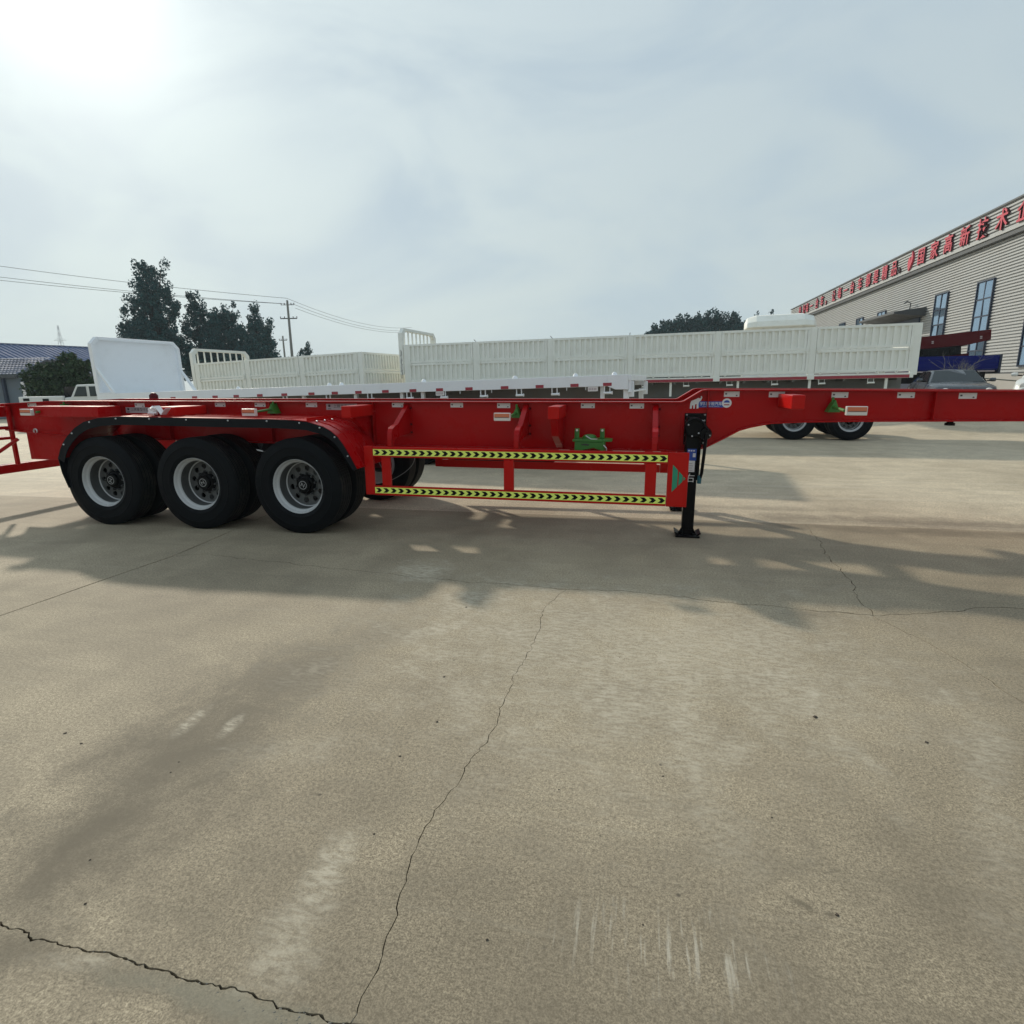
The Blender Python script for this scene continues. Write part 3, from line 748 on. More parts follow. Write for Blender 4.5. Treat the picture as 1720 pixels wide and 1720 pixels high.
# fenders --------------------------------------------------------
FP = [(-6.715, .729), (-6.66, .84), (-6.60, .92), (-6.536, .985), (-6.40, 1.09), (-6.258, 1.160), (-6.05, 1.205), (-5.753, 1.222), (-5.0, 1.215), (-4.222, 1.208), (-3.85, 1.207),
      (-3.60, 1.20), (-3.42, 1.185), (-3.243, 1.137), (-3.16, 1.095), (-3.084, 1.035), (-3.02, .95), (-2.965, .855), (-2.92, .77), (-2.885, .705)]
def fender(sgn):
    y0, y1 = sorted((sgn * 1.268, sgn * .64))
    def shell(path, th=.005):
        mb = MB(); mb.strip(path, 'y', y0, y1, th)
        for u in (.25, .5, .75):
            yc = y0 + (y1 - y0) * u
            mb.strip([(x, z) for x, z in offset(path, .005)], 'y', yc - .012, yc + .012, .008)
        return fixn(mb.mesh('fender_panel', M['red'], 30))
    f = link('fender', shell(FP[6:12]), trailer)
    link('fender_panel', shell(FP[:7]), f); link('fender_panel', shell(offset(FP[11:], .001)), f)
    mb = MB(); mb.strip(offset(FP[11:14], .007)[:2], 'y', y0, y1, .004); mb.box(-3.43, -3.425, y0 + .01, y1, 1.19, 1.225)
    link('joint_strip', fixn(mb.mesh('joint_strip', M['red_lit'])), f)
    for u in (.15, .4, .65):
        mb = MB(); mb.lathe([(.012, 0), (.012, .008), (.006, .014), (0, .014)], 8, 'z', (-3.36, y0 + (y1 - y0) * u, 1.183)); mb.obj('bolt', M['steel'], f, smooth=50)
    # hanging rubber skirt on the outer edge
    insf = [offset(FP, -d)[i] for i, d in enumerate([.090] * 12 + [.086, .080, .074, .068, .062, .056, .050, .045])]; ins = insf; top = offset(FP, .002); mb = MB()
    ye = sgn * 1.270
    a, b = sorted((ye, ye + sgn * .008))
    for i in range(len(FP) - 1):
        mb.prism([ins[i], ins[i + 1], top[i + 1], top[i]], 'y', a, b)
    link('rubber_skirt', fixn(mb.mesh('rubber_skirt', M['skirt'])), f)
    mb = MB(); mb.strip([(-6.64, .38), (-6.70, .56), (-6.722, .735)], 'y', y0, y1, .008); link('mudflap', fixn(mb.mesh('mudflap', M['skirt'])), f)
    for x in (-6.609, -6.461, -6.185, -5.806, -5.359, -4.88, -4.356, -3.885, -3.501, -3.268, -3.097, -2.961):
        i = min(range(len(FP)), key=lambda k: abs(FP[k][0] - x))
        p = offset([(FP[max(i - 1, 0)]), (x, interp(FP, x)), (FP[min(i + 1, len(FP) - 1)])], -.018)[1]
        mb = MB(); mb.lathe([(0, ye + sgn * .018), (.007, ye + sgn * .016), (.010, ye + sgn * .008)], 8, 'y', (p[0], 0, p[1])); mb.obj('rivet', M['steel'], f, smooth=60)
    for x in (-6.0, -4.25):
        mb = MB(); mb.box(x - .02, x + .02, *sorted((sgn * .60, sgn * 1.1)), 1.165, 1.195); mb.obj('fender_bracket', M['red_dark'], f)
def offset(path, d):
    out = []; n = len(path)
    for i in range(n):
        p0, p1 = path[max(i - 1, 0)], path[min(i + 1, n - 1)]
        L = math.hypot(p1[0] - p0[0], p1[1] - p0[1])
        out.append((path[i][0] - (p1[1] - p0[1]) / L * d, path[i][1] + (p1[0] - p0[0]) / L * d))
    return out
fender(-1); fender(1)

# side guards ----------------------------------------------------
def guard(sgn):
    yo, yi = sgn * 1.102, sgn * 1.062
    a, b = sorted((yo, yi))
    mb = MB(); mb.box(-2.78, .24, a, b, .812, .922); g = mb.obj('side_guard', M['red_lit'], trailer, bevel=.006)
    mb = MB(); mb.box(-2.78, .24, a, b, .402, .505); mb.obj('guard_rail', M['red_lit'], g, bevel=.006)
    for x0, x1, z0, z1 in ((-2.885, -2.782, .405, .928), (-2.69, -2.59, .506, .811), (-1.36, -1.257, .506, .811), (.035, .140, .506, .811)):
        mb = MB(); mb.box(x0, x1, a + .002, b - .002, z0, z1); mb.obj('guard_post', M['red_lit'], g, bevel=.006)
    mb = MB(); mb.box(.242, .432, a, b, .40, .922); mb.obj('end_plate', M['red_lit'], g, bevel=.005)
    yt = yo + sgn * .0015
    for (z0, z1), nn in (((.830, .896), 36), ((.425, .490), 36)):
        mb = MB(); mb.box(-2.776, .236, *sorted((yo + sgn * .0003, yt)), z0, z1); t = mb.obj('reflective_tape', M['tape'], g)
        mb = MB(); L = 3.012 / nn; zm = (z0 + z1) / 2; h = (z1 - z0) / 2 - .008
        for k in range(nn):
            x = -2.776 + L * (k + .12)
            w, tip = L * .50, L * .34
            pts = [(x, zm - h), (x + w, zm - h), (x + w + tip, zm), (x + w, zm + h), (x, zm + h), (x + tip, zm)]
            if x + w + tip > .236: continue
            o = yt + sgn * .0012
            mb.add([(p[0], o, p[1]) for p in pts], [(0, 1, 2, 5), (5, 2, 3, 4)])
        mb.obj('arrow_print', M['tapeblack'], t)
    # green warning triangle in three stripes
    xa, xb, zc, hh = .288, .409, .676, .132
    for u0, u1 in ((0, .40), (.48, .78), (.84, 1.0)):
        X = lambda u: xa + (xb - xa) * u
        o = yo + sgn * .002
        pts = [(X(u0), zc - hh * (1 - u0)), (X(u1), zc - hh * (1 - u1)), (X(u1), zc + hh * (1 - u1)), (X(u0), zc + hh * (1 - u0))]
        mb = MB(); mb.add([(p[0], o, p[1]) for p in pts], [(0, 1, 2, 3)]); mb.obj('triangle_print', M['tri'], g)
    # hangers from the beam
    for x in (-2.60, -1.235, .115):
        yw, ym = sgn * .54, sgn * 1.06
        outer = [(yw, 1.350), (sgn * .80, 1.195), (sgn * .88, 1.145), (sgn * .965, 1.130), (sgn * 1.025, 1.105), (sgn * 1.052, 1.06), (ym, 1.0), (ym, .923)]
        inner = [(sgn * 1.02, .923), (sgn * 1.015, .955), (sgn * .99, .985), (sgn * .93, 1.0), (sgn * .78, 1.012), (yw, 1.02)]
        mb = MB(); mb.prism(outer + inner, 'x', x + .020, x + .028)
        mb.strip(outer if sgn > 0 else outer, 'x', x - .028, x + .028, .008 * (-sgn))
        mb.strip(inner, 'x', x - .028, x + .019, .006 * sgn)
        mb.box(x - .05, x + .05, *sorted((sgn * .536, sgn * .545)), .99, 1.35)
        h = link('guard_hanger', fixn(mb.mesh('guard_hanger', M['red'])), g, bevel=.002)
        for z in (1.03, 1.12, 1.30):
            m2 = MB(); m2.lathe([(.013, sgn * .545), (.013, sgn * .556), (.006, sgn * .563), (0, sgn * .563)], 6, 'y', (x + .042, 0, z)); m2.obj('guard_bolt', M['red_dark'], g)
guard(-1); guard(1)
mb = MB(); mb.box(-2.36, -1.06, .35, .78, .60, .90); mb.obj('tool_box', M['red_dark'], trailer, bevel=.01)

# landing gear ---------------------------------------------------
def landing(sgn):
    yc = sgn * .645
    def bx(m, x0, x1, ya, yb, z0, z1): m.box(x0, x1, *sorted((sgn * ya, sgn * yb)), z0, z1)
    mb = MB(); bx(mb, .37, .645, .536, .552, .92, 1.27); L = mb.obj('landing_leg', M['red'], trailer, bevel=.003)
    mb = MB(); bx(mb, .405, .625, .552, .568, .945, 1.262); bx(mb, .418, .56, .569, .715, .60, 1.225); mb.obj('leg_housing', M['black'], L, bevel=.012)
    mb = MB(); bx(mb, .430, .548, .585, .70, .085, .60); mb.obj('leg_tube', M['black'], L, bevel=.01)
    mb = MB()
    bx(mb, .37, .61, .53, .75, .010, .026); bx(mb, .44, .54, .59, .69, .027, .085)
    mb.prism([(.435, .10), (.40, .03), (.58, .03), (.545, .10)], 'y', *sorted((sgn * .625, sgn * .655)))
    mb.prism([(.582, .027), (.622, .050), (.618, .064), (.575, .040)], 'y', *sorted((sgn * .54, sgn * .74)))
    mb.prism([(.398, .027), (.358, .050), (.362, .064), (.405, .040)], 'y', *sorted((sgn * .54, sgn * .74)))
    link('foot_plate', fixn(mb.mesh('foot_plate', M['black'])), L, bevel=.003)
    for x in (.425, .60):
        for z in (.965, 1.04, 1.12, 1.19, 1.245):
            m2 = MB(); m2.lathe([(.010, sgn * .568), (.010, sgn * .578), (.005, sgn * .583), (0, sgn * .583)], 6, 'y', (x, 0, z)); m2.obj('mount_bolt', M['steel'], L)
    if sgn < 0:
        mb = MB()
        mb.lathe([(0, -.78), (.085, -.78), (.10, -.765), (.10, -.716)], 28, 'y', (.495, 0, 1.13))
        mb.lathe([(0, -.80), (.052, -.80), (.06, -.785), (.06, -.716)], 24, 'y', (.595, 0, 1.075))
        mb.obj('gear_case', M['black'], L, smooth=40)
        arc = [(.495 + .088 * math.cos(a), -.795, 1.13 + .088 * math.sin(a)) for a in np.linspace(2.7, .9, 9)]
        mb = MB(); mb.tube(arc + [(.575, -.80, 1.17), (.615, -.815, 1.11)], .013, 8); mb.obj('handle_arm', M['black'], L, smooth=60)
        mb = MB(); mb.tube([(.60, -.82, 1.085), (.592, -.82, .90), (.580, -.815, .69), (.568, -.80, .63)], .016, 8)
        mb.tube([(.553, -.79, .97), (.550, -.79, .66)], .008, 6); mb.obj('crank_handle', M['black'], L, smooth=60)
        mb = MB(); mb.tube([(.566, -.80, .665), (.563, -.80, .585)], .021, 10); mb.obj('hand_grip', M['teal'], L, smooth=60)
        for x, z in ((.43, 1.16), (.47, 1.05), (.53, 1.08), (.59, 1.02), (.635, 1.06), (.56, 1.2)):
            m2 = MB(); m2.lathe([(.008, -.79), (.008, -.802), (0, -.806)], 8, 'y', (x, 0, z)); m2.obj('case_bolt', M['steel'], L)
        mb = MB(); mb.quad((.440, -.7165, .80), (.530, -.7165, .80), (.530, -.7165, .918), (.440, -.7165, .918)); s = mb.obj('blue_sticker', M['blabel'], L)
        mb = MB(); mb.quad((.495, -.7175, .835), (.522, -.7175, .835), (.522, -.7175, .875), (.495, -.7175, .875))
        for k in range(3): mb.quad((.448 + .024 * k, -.7175, .893), (.464 + .024 * k, -.7175, .893), (.464 + .024 * k, -.7175, .905), (.448 + .024 * k, -.7175, .905))
        mb.obj('sticker_print', M['wlabel'], L)
        mb = MB(); mb.quad((.440, -.7165, .685), (.520, -.7165, .685), (.520, -.7165, .799), (.440, -.7165, .799)); mb.obj('white_sticker', M['wlabel'], L)
        mb = MB()
        for k in range(4): mb.quad((.452, -.7175, .70 + .022 * k), (.502 - .006 * (k % 2), -.7175, .70 + .022 * k), (.502 - .006 * (k % 2), -.7175, .707 + .022 * k), (.452, -.7175, .707 + .022 * k))
        mb.obj('sticker_print', M['grlabel'], L)
        link('side_mark', text_mesh('右', .095, mats=[M['wlabel']]), L, (.482, -.7165, .617), (R(90), 0, 0))
landing(-1); landing(1)
mb = MB(); mb.tube([(.50, -.52, 1.05), (.50, .52, 1.05)], .02, 8); mb.obj('cross_shaft', M['black'], trailer, smooth=60)

# reflective plates, stickers ------------------------------------
pm = MB(); pm.box(-.0725, .0725, -.0015, 0, -.0265, .0265)
PLATE = pm.mesh('reflective_plate', M['wlabel'])
pm = MB(); pm.quad((-.062, -.0022, -.004), (-.044, -.0022, -.004), (-.044, -.0022, .010), (-.062, -.0022, .010))
pm.quad((.038, -.0022, -.019), (.056, -.0022, -.019), (.052, -.0022, -.007), (.042, -.0022, -.007))
PLATEM = pm.mesh('plate_mark', M['dlabel'])
for x, z in ((-7.9, 1.32), (-6.20, 1.322), (-5.03, 1.333), (-4.48, 1.334), (-3.80, 1.333), (-2.715, 1.335), (-2.02, 1.335), (-1.487, 1.331), (-.578, 1.333), (-.074, 1.331),
             (.844, 1.449), (1.262, 1.445), (1.825, 1.44), (2.39, 1.438), (2.897, 1.431), (3.6, 1.43)):
    p = link('reflective_plate', PLATE, trailer, (x, -.5355, z)); link('plate_mark', PLATEM, p)
def longsticker(x0, x1, z0, z1, txt):
    mb = MB(); mb.box(x0, x1, -.5370, -.5355, z0, z1); s = mb.obj('maker_sticker', M['grlabel'], trailer)
    w = x1 - x0; zc = (z0 + z1) / 2
    mb = MB(); mb.lathe([(0, -.5378), (.016, -.5378)], 14, 'y', (x0 + .04, 0, zc + .012)); mb.quad((x0 + .02, -.5378, z0 + .008), (x0 + .06, -.5378, z0 + .008), (x0 + .06, -.5378, z0 + .016), (x0 + .02, -.5378, z0 + .016))
    mb.obj('sticker_print', M['dlabel'], s)
    link('sticker_lettering', text_mesh(txt, .046, mats=[M['dlabel']]), s, (x0 + .065 + (w - .065) / 2, -.5378, zc + .004), (R(90), 0, 0))
longsticker(-6.42, -6.06, 1.225, 1.295, '上牌重型半挂')
longsticker(-3.61, -3.22, 1.275, 1.345, '上牌重型半挂')
# company sticker: elephant, blue banner, round badge
mb = MB(); mb.box(.525, .775, -.5370, -.5355, 1.318, 1.378); ban = mb.obj('company_sticker', M['blabel'], trailer)
link('banner_lettering', text_mesh('宇翔专用汽车', .036, offset=.0006, mats=[M['wlabel']]), ban, (.652, -.5378, 1.352), (R(90), 0, 0))
link('banner_lettering', text_mesh('YUXIANG SPECIAL VEHICLE', .0135, mats=[M['wlabel']]), ban, (.652, -.5378, 1.327), (R(90), 0, 0))
el = [(0, 0), (.022, 0), (.026, .035), (.040, .035), (.040, .0), (.058, .0), (.060, .045), (.078, .050), (.080, .0), (.104, .004), (.100, .05), (.106, .075), (.120, .08), (.132, .098), (.140, .118), (.132, .138), (.120, .130), (.124, .116), (.112, .110), (.092, .116), (.070, .104), (.040, .094), (.012, .082), (.002, .055)]
mb = MB(); mb.add([(.452 + x * .82, -.5385, 1.306 + z * .92) for x, z in el], [tuple(range(len(el)))]); mb.obj('elephant_emblem', M['wlabel'], ban)
mb = MB(); mb.lathe([(0, -.5388), (.046, -.5388)], 28, 'y', (.803, 0, 1.362)); mb.obj('round_badge', M['wlabel'], ban)
mb = MB(); mb.add([(.803 + .028 * math.cos(a), -.5396, 1.366 + .024 * math.sin(a)) for a in np.linspace(0, math.pi, 12)], [tuple(range(12))]); mb.obj('badge_print', M['blabel'], ban)
mb = MB(); mb.quad((.775, -.5396, 1.340), (.831, -.5396, 1.340), (.827, -.5396, 1.350), (.779, -.5396, 1.350)); mb.obj('badge_print', M['rlabel'], ban)

# side marker lamps on green stalks
def lamp(x, z, xs, stalk=True, y=-1.02):
    mb = MB(); mb.box(x - .085, x + .085, y, y + .045, z - .04, z + .04); b = mb.obj('marker_lamp', M['lampwhite'], trailer, bevel=.006)
    mb = MB(); mb.box(x - .078, x + .078, y - .004, y - .0005, z - .008, z + .034); mb.obj('lamp_lens', M['amber'], b, bevel=.002)
    mb = MB(); mb.box(x - .07, x + .07, y - .006, y - .0042, z - .006, z - .002); mb.obj('lamp_line', M['dlabel'], b)
    mb = MB()
    mb.tube([(xs, y + .046, z), (xs, -.60, z + .02)], .014, 8)
    mb.prism([(xs - .05, z - .03), (xs + .06, z - .03), (xs + .035, z + .02), (xs + .01, z + .085), (xs - .02, z + .03)], 'y', -.66, -.545)
    mb.tube([(xs, -.6, z + .05), (xs, -.6, z + .11)], .012, 8)
    link('lamp_bracket', fixn(mb.mesh('lamp_bracket', M['green'], 40)), b)
lamp(-1.392, 1.236, -1.33); lamp(1.835, 1.312, 1.75); lamp(-4.29, 1.265, -4.26); lamp(-7.41, 1.25, -7.30)

# green container lock resting on the lower flange
lk = link('twist_lock', None, trailer, (-.50, -.82, 0))
mb = MB()
arcp = [(-.17, .885), (-.10, .885), (-.09, .905), (.02, .925), (.09, .905), (.10, .885), (.13, .885), (.13, .988), (-.17, .988)]
mb.prism(arcp, 'y', -.075, .15)
link('lock_body', fixn(mb.mesh('lock_body', M['green'])), lk, bevel=.006)
mb = MB(); mb.prism([(-.19, -.085), (.10, -.085), (.20, -.03), (.20, .10), (.12, .16), (-.19, .16)], 'z', .989, 1.012); link('lock_flange', fixn(mb.mesh('lock_flange', M['green'])), lk, bevel=.004)
for x in (-.155, .10):
    mb = MB(); mb.box(x - .022, x + .022, .0, .02, 1.013, 1.115); mb.box(x - .022, x - .016, -.03, 0, 1.013, 1.10); mb.obj('lock_ear', M['green'], lk, bevel=.003)
    mb = MB(); mb.lathe([(0, -.014), (.012, -.014), (.012, -.001)], 8, 'y', (x, 0, 1.098)); mb.obj('lock_bolt', M['steel'], lk)
mb = MB(); mb.lathe([(.075, 1.0125), (.072, 1.03), (.06, 1.045), (.03, 1.055), (0, 1.055)], 24, 'z', (-.03, .03, 0)); mb.obj('lock_cone', M['green'], lk, smooth=40)
mb = MB(); mb.box(-.005, .055, -.07, -.03, 1.013, 1.02); mb.tube([(-.06, -.07, 1.05), (-.03, -.075, 1.03), (.0, -.08, 1.015)], .006, 6); mb.tube([(.12, -.09, .96), (.15, -.09, .93), (.15, -.09, .89)], .006, 6); mb.obj('lock_clip', M['steel'], lk)
mb = MB(); mb.prism([(-.11, .955), (-.03, .950), (-.02, .962), (-.06, .970), (-.10, .963)], 'y', -.0765, -.0755); link('lock_slot', fixn(mb.mesh('lock_slot', M['dlabel'])), lk)
mb = MB(); mb.box(-.24, .20, .02, .283, .868, .883); mb.obj('lock_shelf', M['red'], lk, bevel=.003)

# plastic bag on the fender ---------------------------------------
def crumple(name, c, sx, sy, sz, seed, mat):
    import bmesh
    from mathutils import noise
    bm = bmesh.new(); bmesh.ops.create_icosphere(bm, subdivisions=3, radius=1)
    for v in bm.verts:
        d = v.co.normalized(); k = 0.65 + 0.5 * noise.noise(d * 2.3 + Vector((seed, 0, 0))) + .25 * noise.noise(d * 6 + Vector((0, seed, 0)))
        v.co = Vector((d.x * k * sx, d.y * k * sy, max(d.z * k, -.45) * sz)) + Vector((0, 0, .45 * sz))
    me = bpy.data.meshes.new(name); bm.to_mesh(me); bm.free(); me.materials.append(mat)
    return link(name, me, None, c)
o = crumple('plastic_bag', (-5.42, TY - 1.14, 1.292), .085, .06, .075, 2.1, M['bag'])
o['label'] = 'crumpled white plastic bag lying on the red fender'; o['category'] = 'plastic bag'
mb = MB(); mb.strip([(-5.335, 1.392), (-5.26, 1.292), (-5.19, 1.362)], 'y', TY - 1.20, TY - 1.12, .003)
link('paper_strip', fixn(mb.mesh('paper_strip', M['bag'])), label='folded strip of paper beside the white plastic bag', cat='paper')

# ================================================================ WHITE FLATBED
fb = thing('flatbed_trailer', 'low white flatbed trailer with a solid white headboard behind the red chassis', 'trailer', (-.238, 10.463, 0), (0, -0.017, -0.109))
FL = 12.9
mb = MB(); mb.box(-FL, -.36, 0, .06, 1.515, 1.706); mb.prism([(-.36, 1.515), (-.22, 1.455), (0, 1.448), (0, 1.706), (-.36, 1.706)], 'y', 0, .06)
link('side_rail', fixn(mb.mesh('side_rail', M['white'])), fb, bevel=.006)
mb = MB(); mb.box(-FL, 0, 2.44, 2.5, 1.515, 1.706); mb.obj('side_rail', M['white'], fb, bevel=.006)
mb = MB(); mb.box(-FL, -.04, .061, 2.439, 1.655, 1.695); mb.obj('deck', M['white'], fb)
for y in (.75, 1.75):
    mb = MB(); mb.box(-FL, -.1, y - .01, y + .01, 1.12, 1.654); mb.box(-FL, -.1, y - .07, y + .07, 1.10, 1.119); mb.obj('main_beam', M['undergrey'], fb)
for k in range(22):
    x = -.5 - k * .57
    mb = MB(); mb.box(x - .03, x + .03, .062, 2.438, 1.53, 1.654); mb.obj('crossmember', M['undergrey'], fb)
mb = MB(); mb.box(.002, .05, .0, 2.5, 1.60, 1.70); mb.box(.002, .05, 0, 2.5, 1.40, 1.43); mb.box(.002, .09, .10, .14, 1.32, 1.59); mb.box(.002, .09, 2.36, 2.40, 1.32, 1.59); mb.box(.002, .05, 0.02, .07, 1.431, 1.599); mb.obj('rear_frame', M['white'], fb, bevel=.005)
for y in (.12, 2.38):
    mb = MB(); mb.box(-.09, .0, y - .05, y + .05, .62, 1.445); mb.obj('bumper_post', M['white'], fb, bevel=.005)
mb = MB(); mb.box(-.09, .01, .1, 2.4, .50, .615); mb.obj('rear_bumper', M['white'], fb, bevel=.005)
RX = [-.36, -.95, -1.6, -2.28, -3.0, -3.62, -4.2, -4.82, -5.45, -6.02, -6.6, -7.3, -7.95, -8.6, -9.2, -9.8, -10.45, -11.1, -11.75]
for x in RX:
    mb = MB(); mb.box(x - .075, x + .075, -.004, -.0005, 1.52, 1.575); mb.obj('red_reflector', M['redrefl'], fb)
for k, x in enumerate((-.36, -1.32, -2.0, -2.72, -3.55, -4.3, -5.2, -6.2, -7.3)):
    mb = MB(); mb.tube([(x - .07, .03, 1.40), (x + .07, .03, 1.40)], .022, 10); mb.tube([(x + .071, .03, 1.40), (x + .085, .03, 1.40)], .03, 10); h = mb.obj('strap_roller', M['white'], fb, smooth=40)
    for d in (-.055, .04):
        mb = MB(); mb.box(x + d - .006, x + d + .006, .015, .045, 1.40, 1.514); mb.obj('roller_bracket', M['white'], h)
for x in (-.47, -4.05, -4.52, -5.6, -6.9):
    mb = MB(); mb.box(x - .035, x + .035, .10, .17, 1.02, 1.529); mb.obj('stanchion', M['white'], fb, bevel=.004)
for x, y in ((-.95, .09), (-.25, .09), (-4.0, .1), (-5.9, .09), (-6.2, .09), (-8.6, .09), (-2.1, .09)):
    mb = MB(); mb.lathe([(.05, 1.696), (.045, 1.73), (.02, 1.755), (0, 1.76)], 14, 'z', (x, y, 0)); mb.obj('lock_knob', M['white'], fb, smooth=40)
for x in (-.75, -1.1, -2.55, -3.2): 
    mb = MB(); mb.box(x - .005, x + .005, .02, .03, 1.46, 1.514); mb.obj('rail_hook', M['white'], fb)
for x in (-3.62, -.62):
    mb = MB(); mb.box(x - .09, x + .09, .008, .012, 1.435, 1.513); k = mb.obj('number_plate', M['wlabel'], fb)
    mb = MB()
    for j in range(5): mb.quad((x - .075 + .03 * j, .0072, 1.455), (x - .055 + .03 * j, .0072, 1.455), (x - .055 + .03 * j, .0072, 1.495), (x - .075 + .03 * j, .0072, 1.495))
    mb.obj('plate_print', M['grlabel'], k)
# headboard
HB0, HB1 = 1.70, 3.07
def arch(y0, y1, z0, z1, c): return [(y0, z0), (y0, z1 - c), (y0 + c, z1), (y1 - c, z1), (y1, z1 - c), (y1, z0)]
outer, inner = arch(0, 2.5, HB0, HB1, .17), arch(.09, 2.41, HB0, HB1 - .08, .13)
mb = MB()
for i in range(5): mb.prism([outer[i], outer[i + 1], inner[i + 1], inner[i]], 'x', -FL - .01, -FL + .11)
hd = link('headboard', fixn(mb.mesh('headboard', M['white'])), fb, bevel=.01)
mb = MB(); mb.prism(inner, 'x', -FL + .02, -FL + .03); link('headboard_panel', fixn(mb.mesh('headboard_panel', M['white'])), hd)
for y in (.05, 2.45):
    mb = MB(); mb.prism([(-FL + .111, 2.32), (-FL + .111, 2.26), (-FL + .50, 1.707), (-FL + .58, 1.707)], 'y', y - .03, y + .03); link('headboard_brace', fixn(mb.mesh('headboard_brace', M['white'])), hd)
mb = MB(); mb.box(-FL + .111, -FL + .62, .0, .09, 1.708, 1.73); mb.obj('brace_foot', M['white'], hd)
for x in (-2.9, -4.2, -5.5):
    for y, o in ((.17, -1), (2.33, 1)):
        w = wheel(fb, x, y, .505 + .017 * -x, o, True)
        mbx = wheel(fb, x, y - o * .34, .505 + .017 * -x, o, False)
    mb = MB(); mb.box(x - .06, x + .06, .45, 2.05, .45 + .017 * -x, .57 + .017 * -x); mb.obj('axle', M['black'], fb)
for y in (.7, 1.8):
    mb = MB(); mb.box(-FL + 2.3, -FL + 2.42, y - .06, y + .06, .18, 1.10); mb.box(-FL + 2.24, -FL + 2.48, y - .12, y + .12, .165, .18); mb.obj('landing_leg', M['black'], fb)

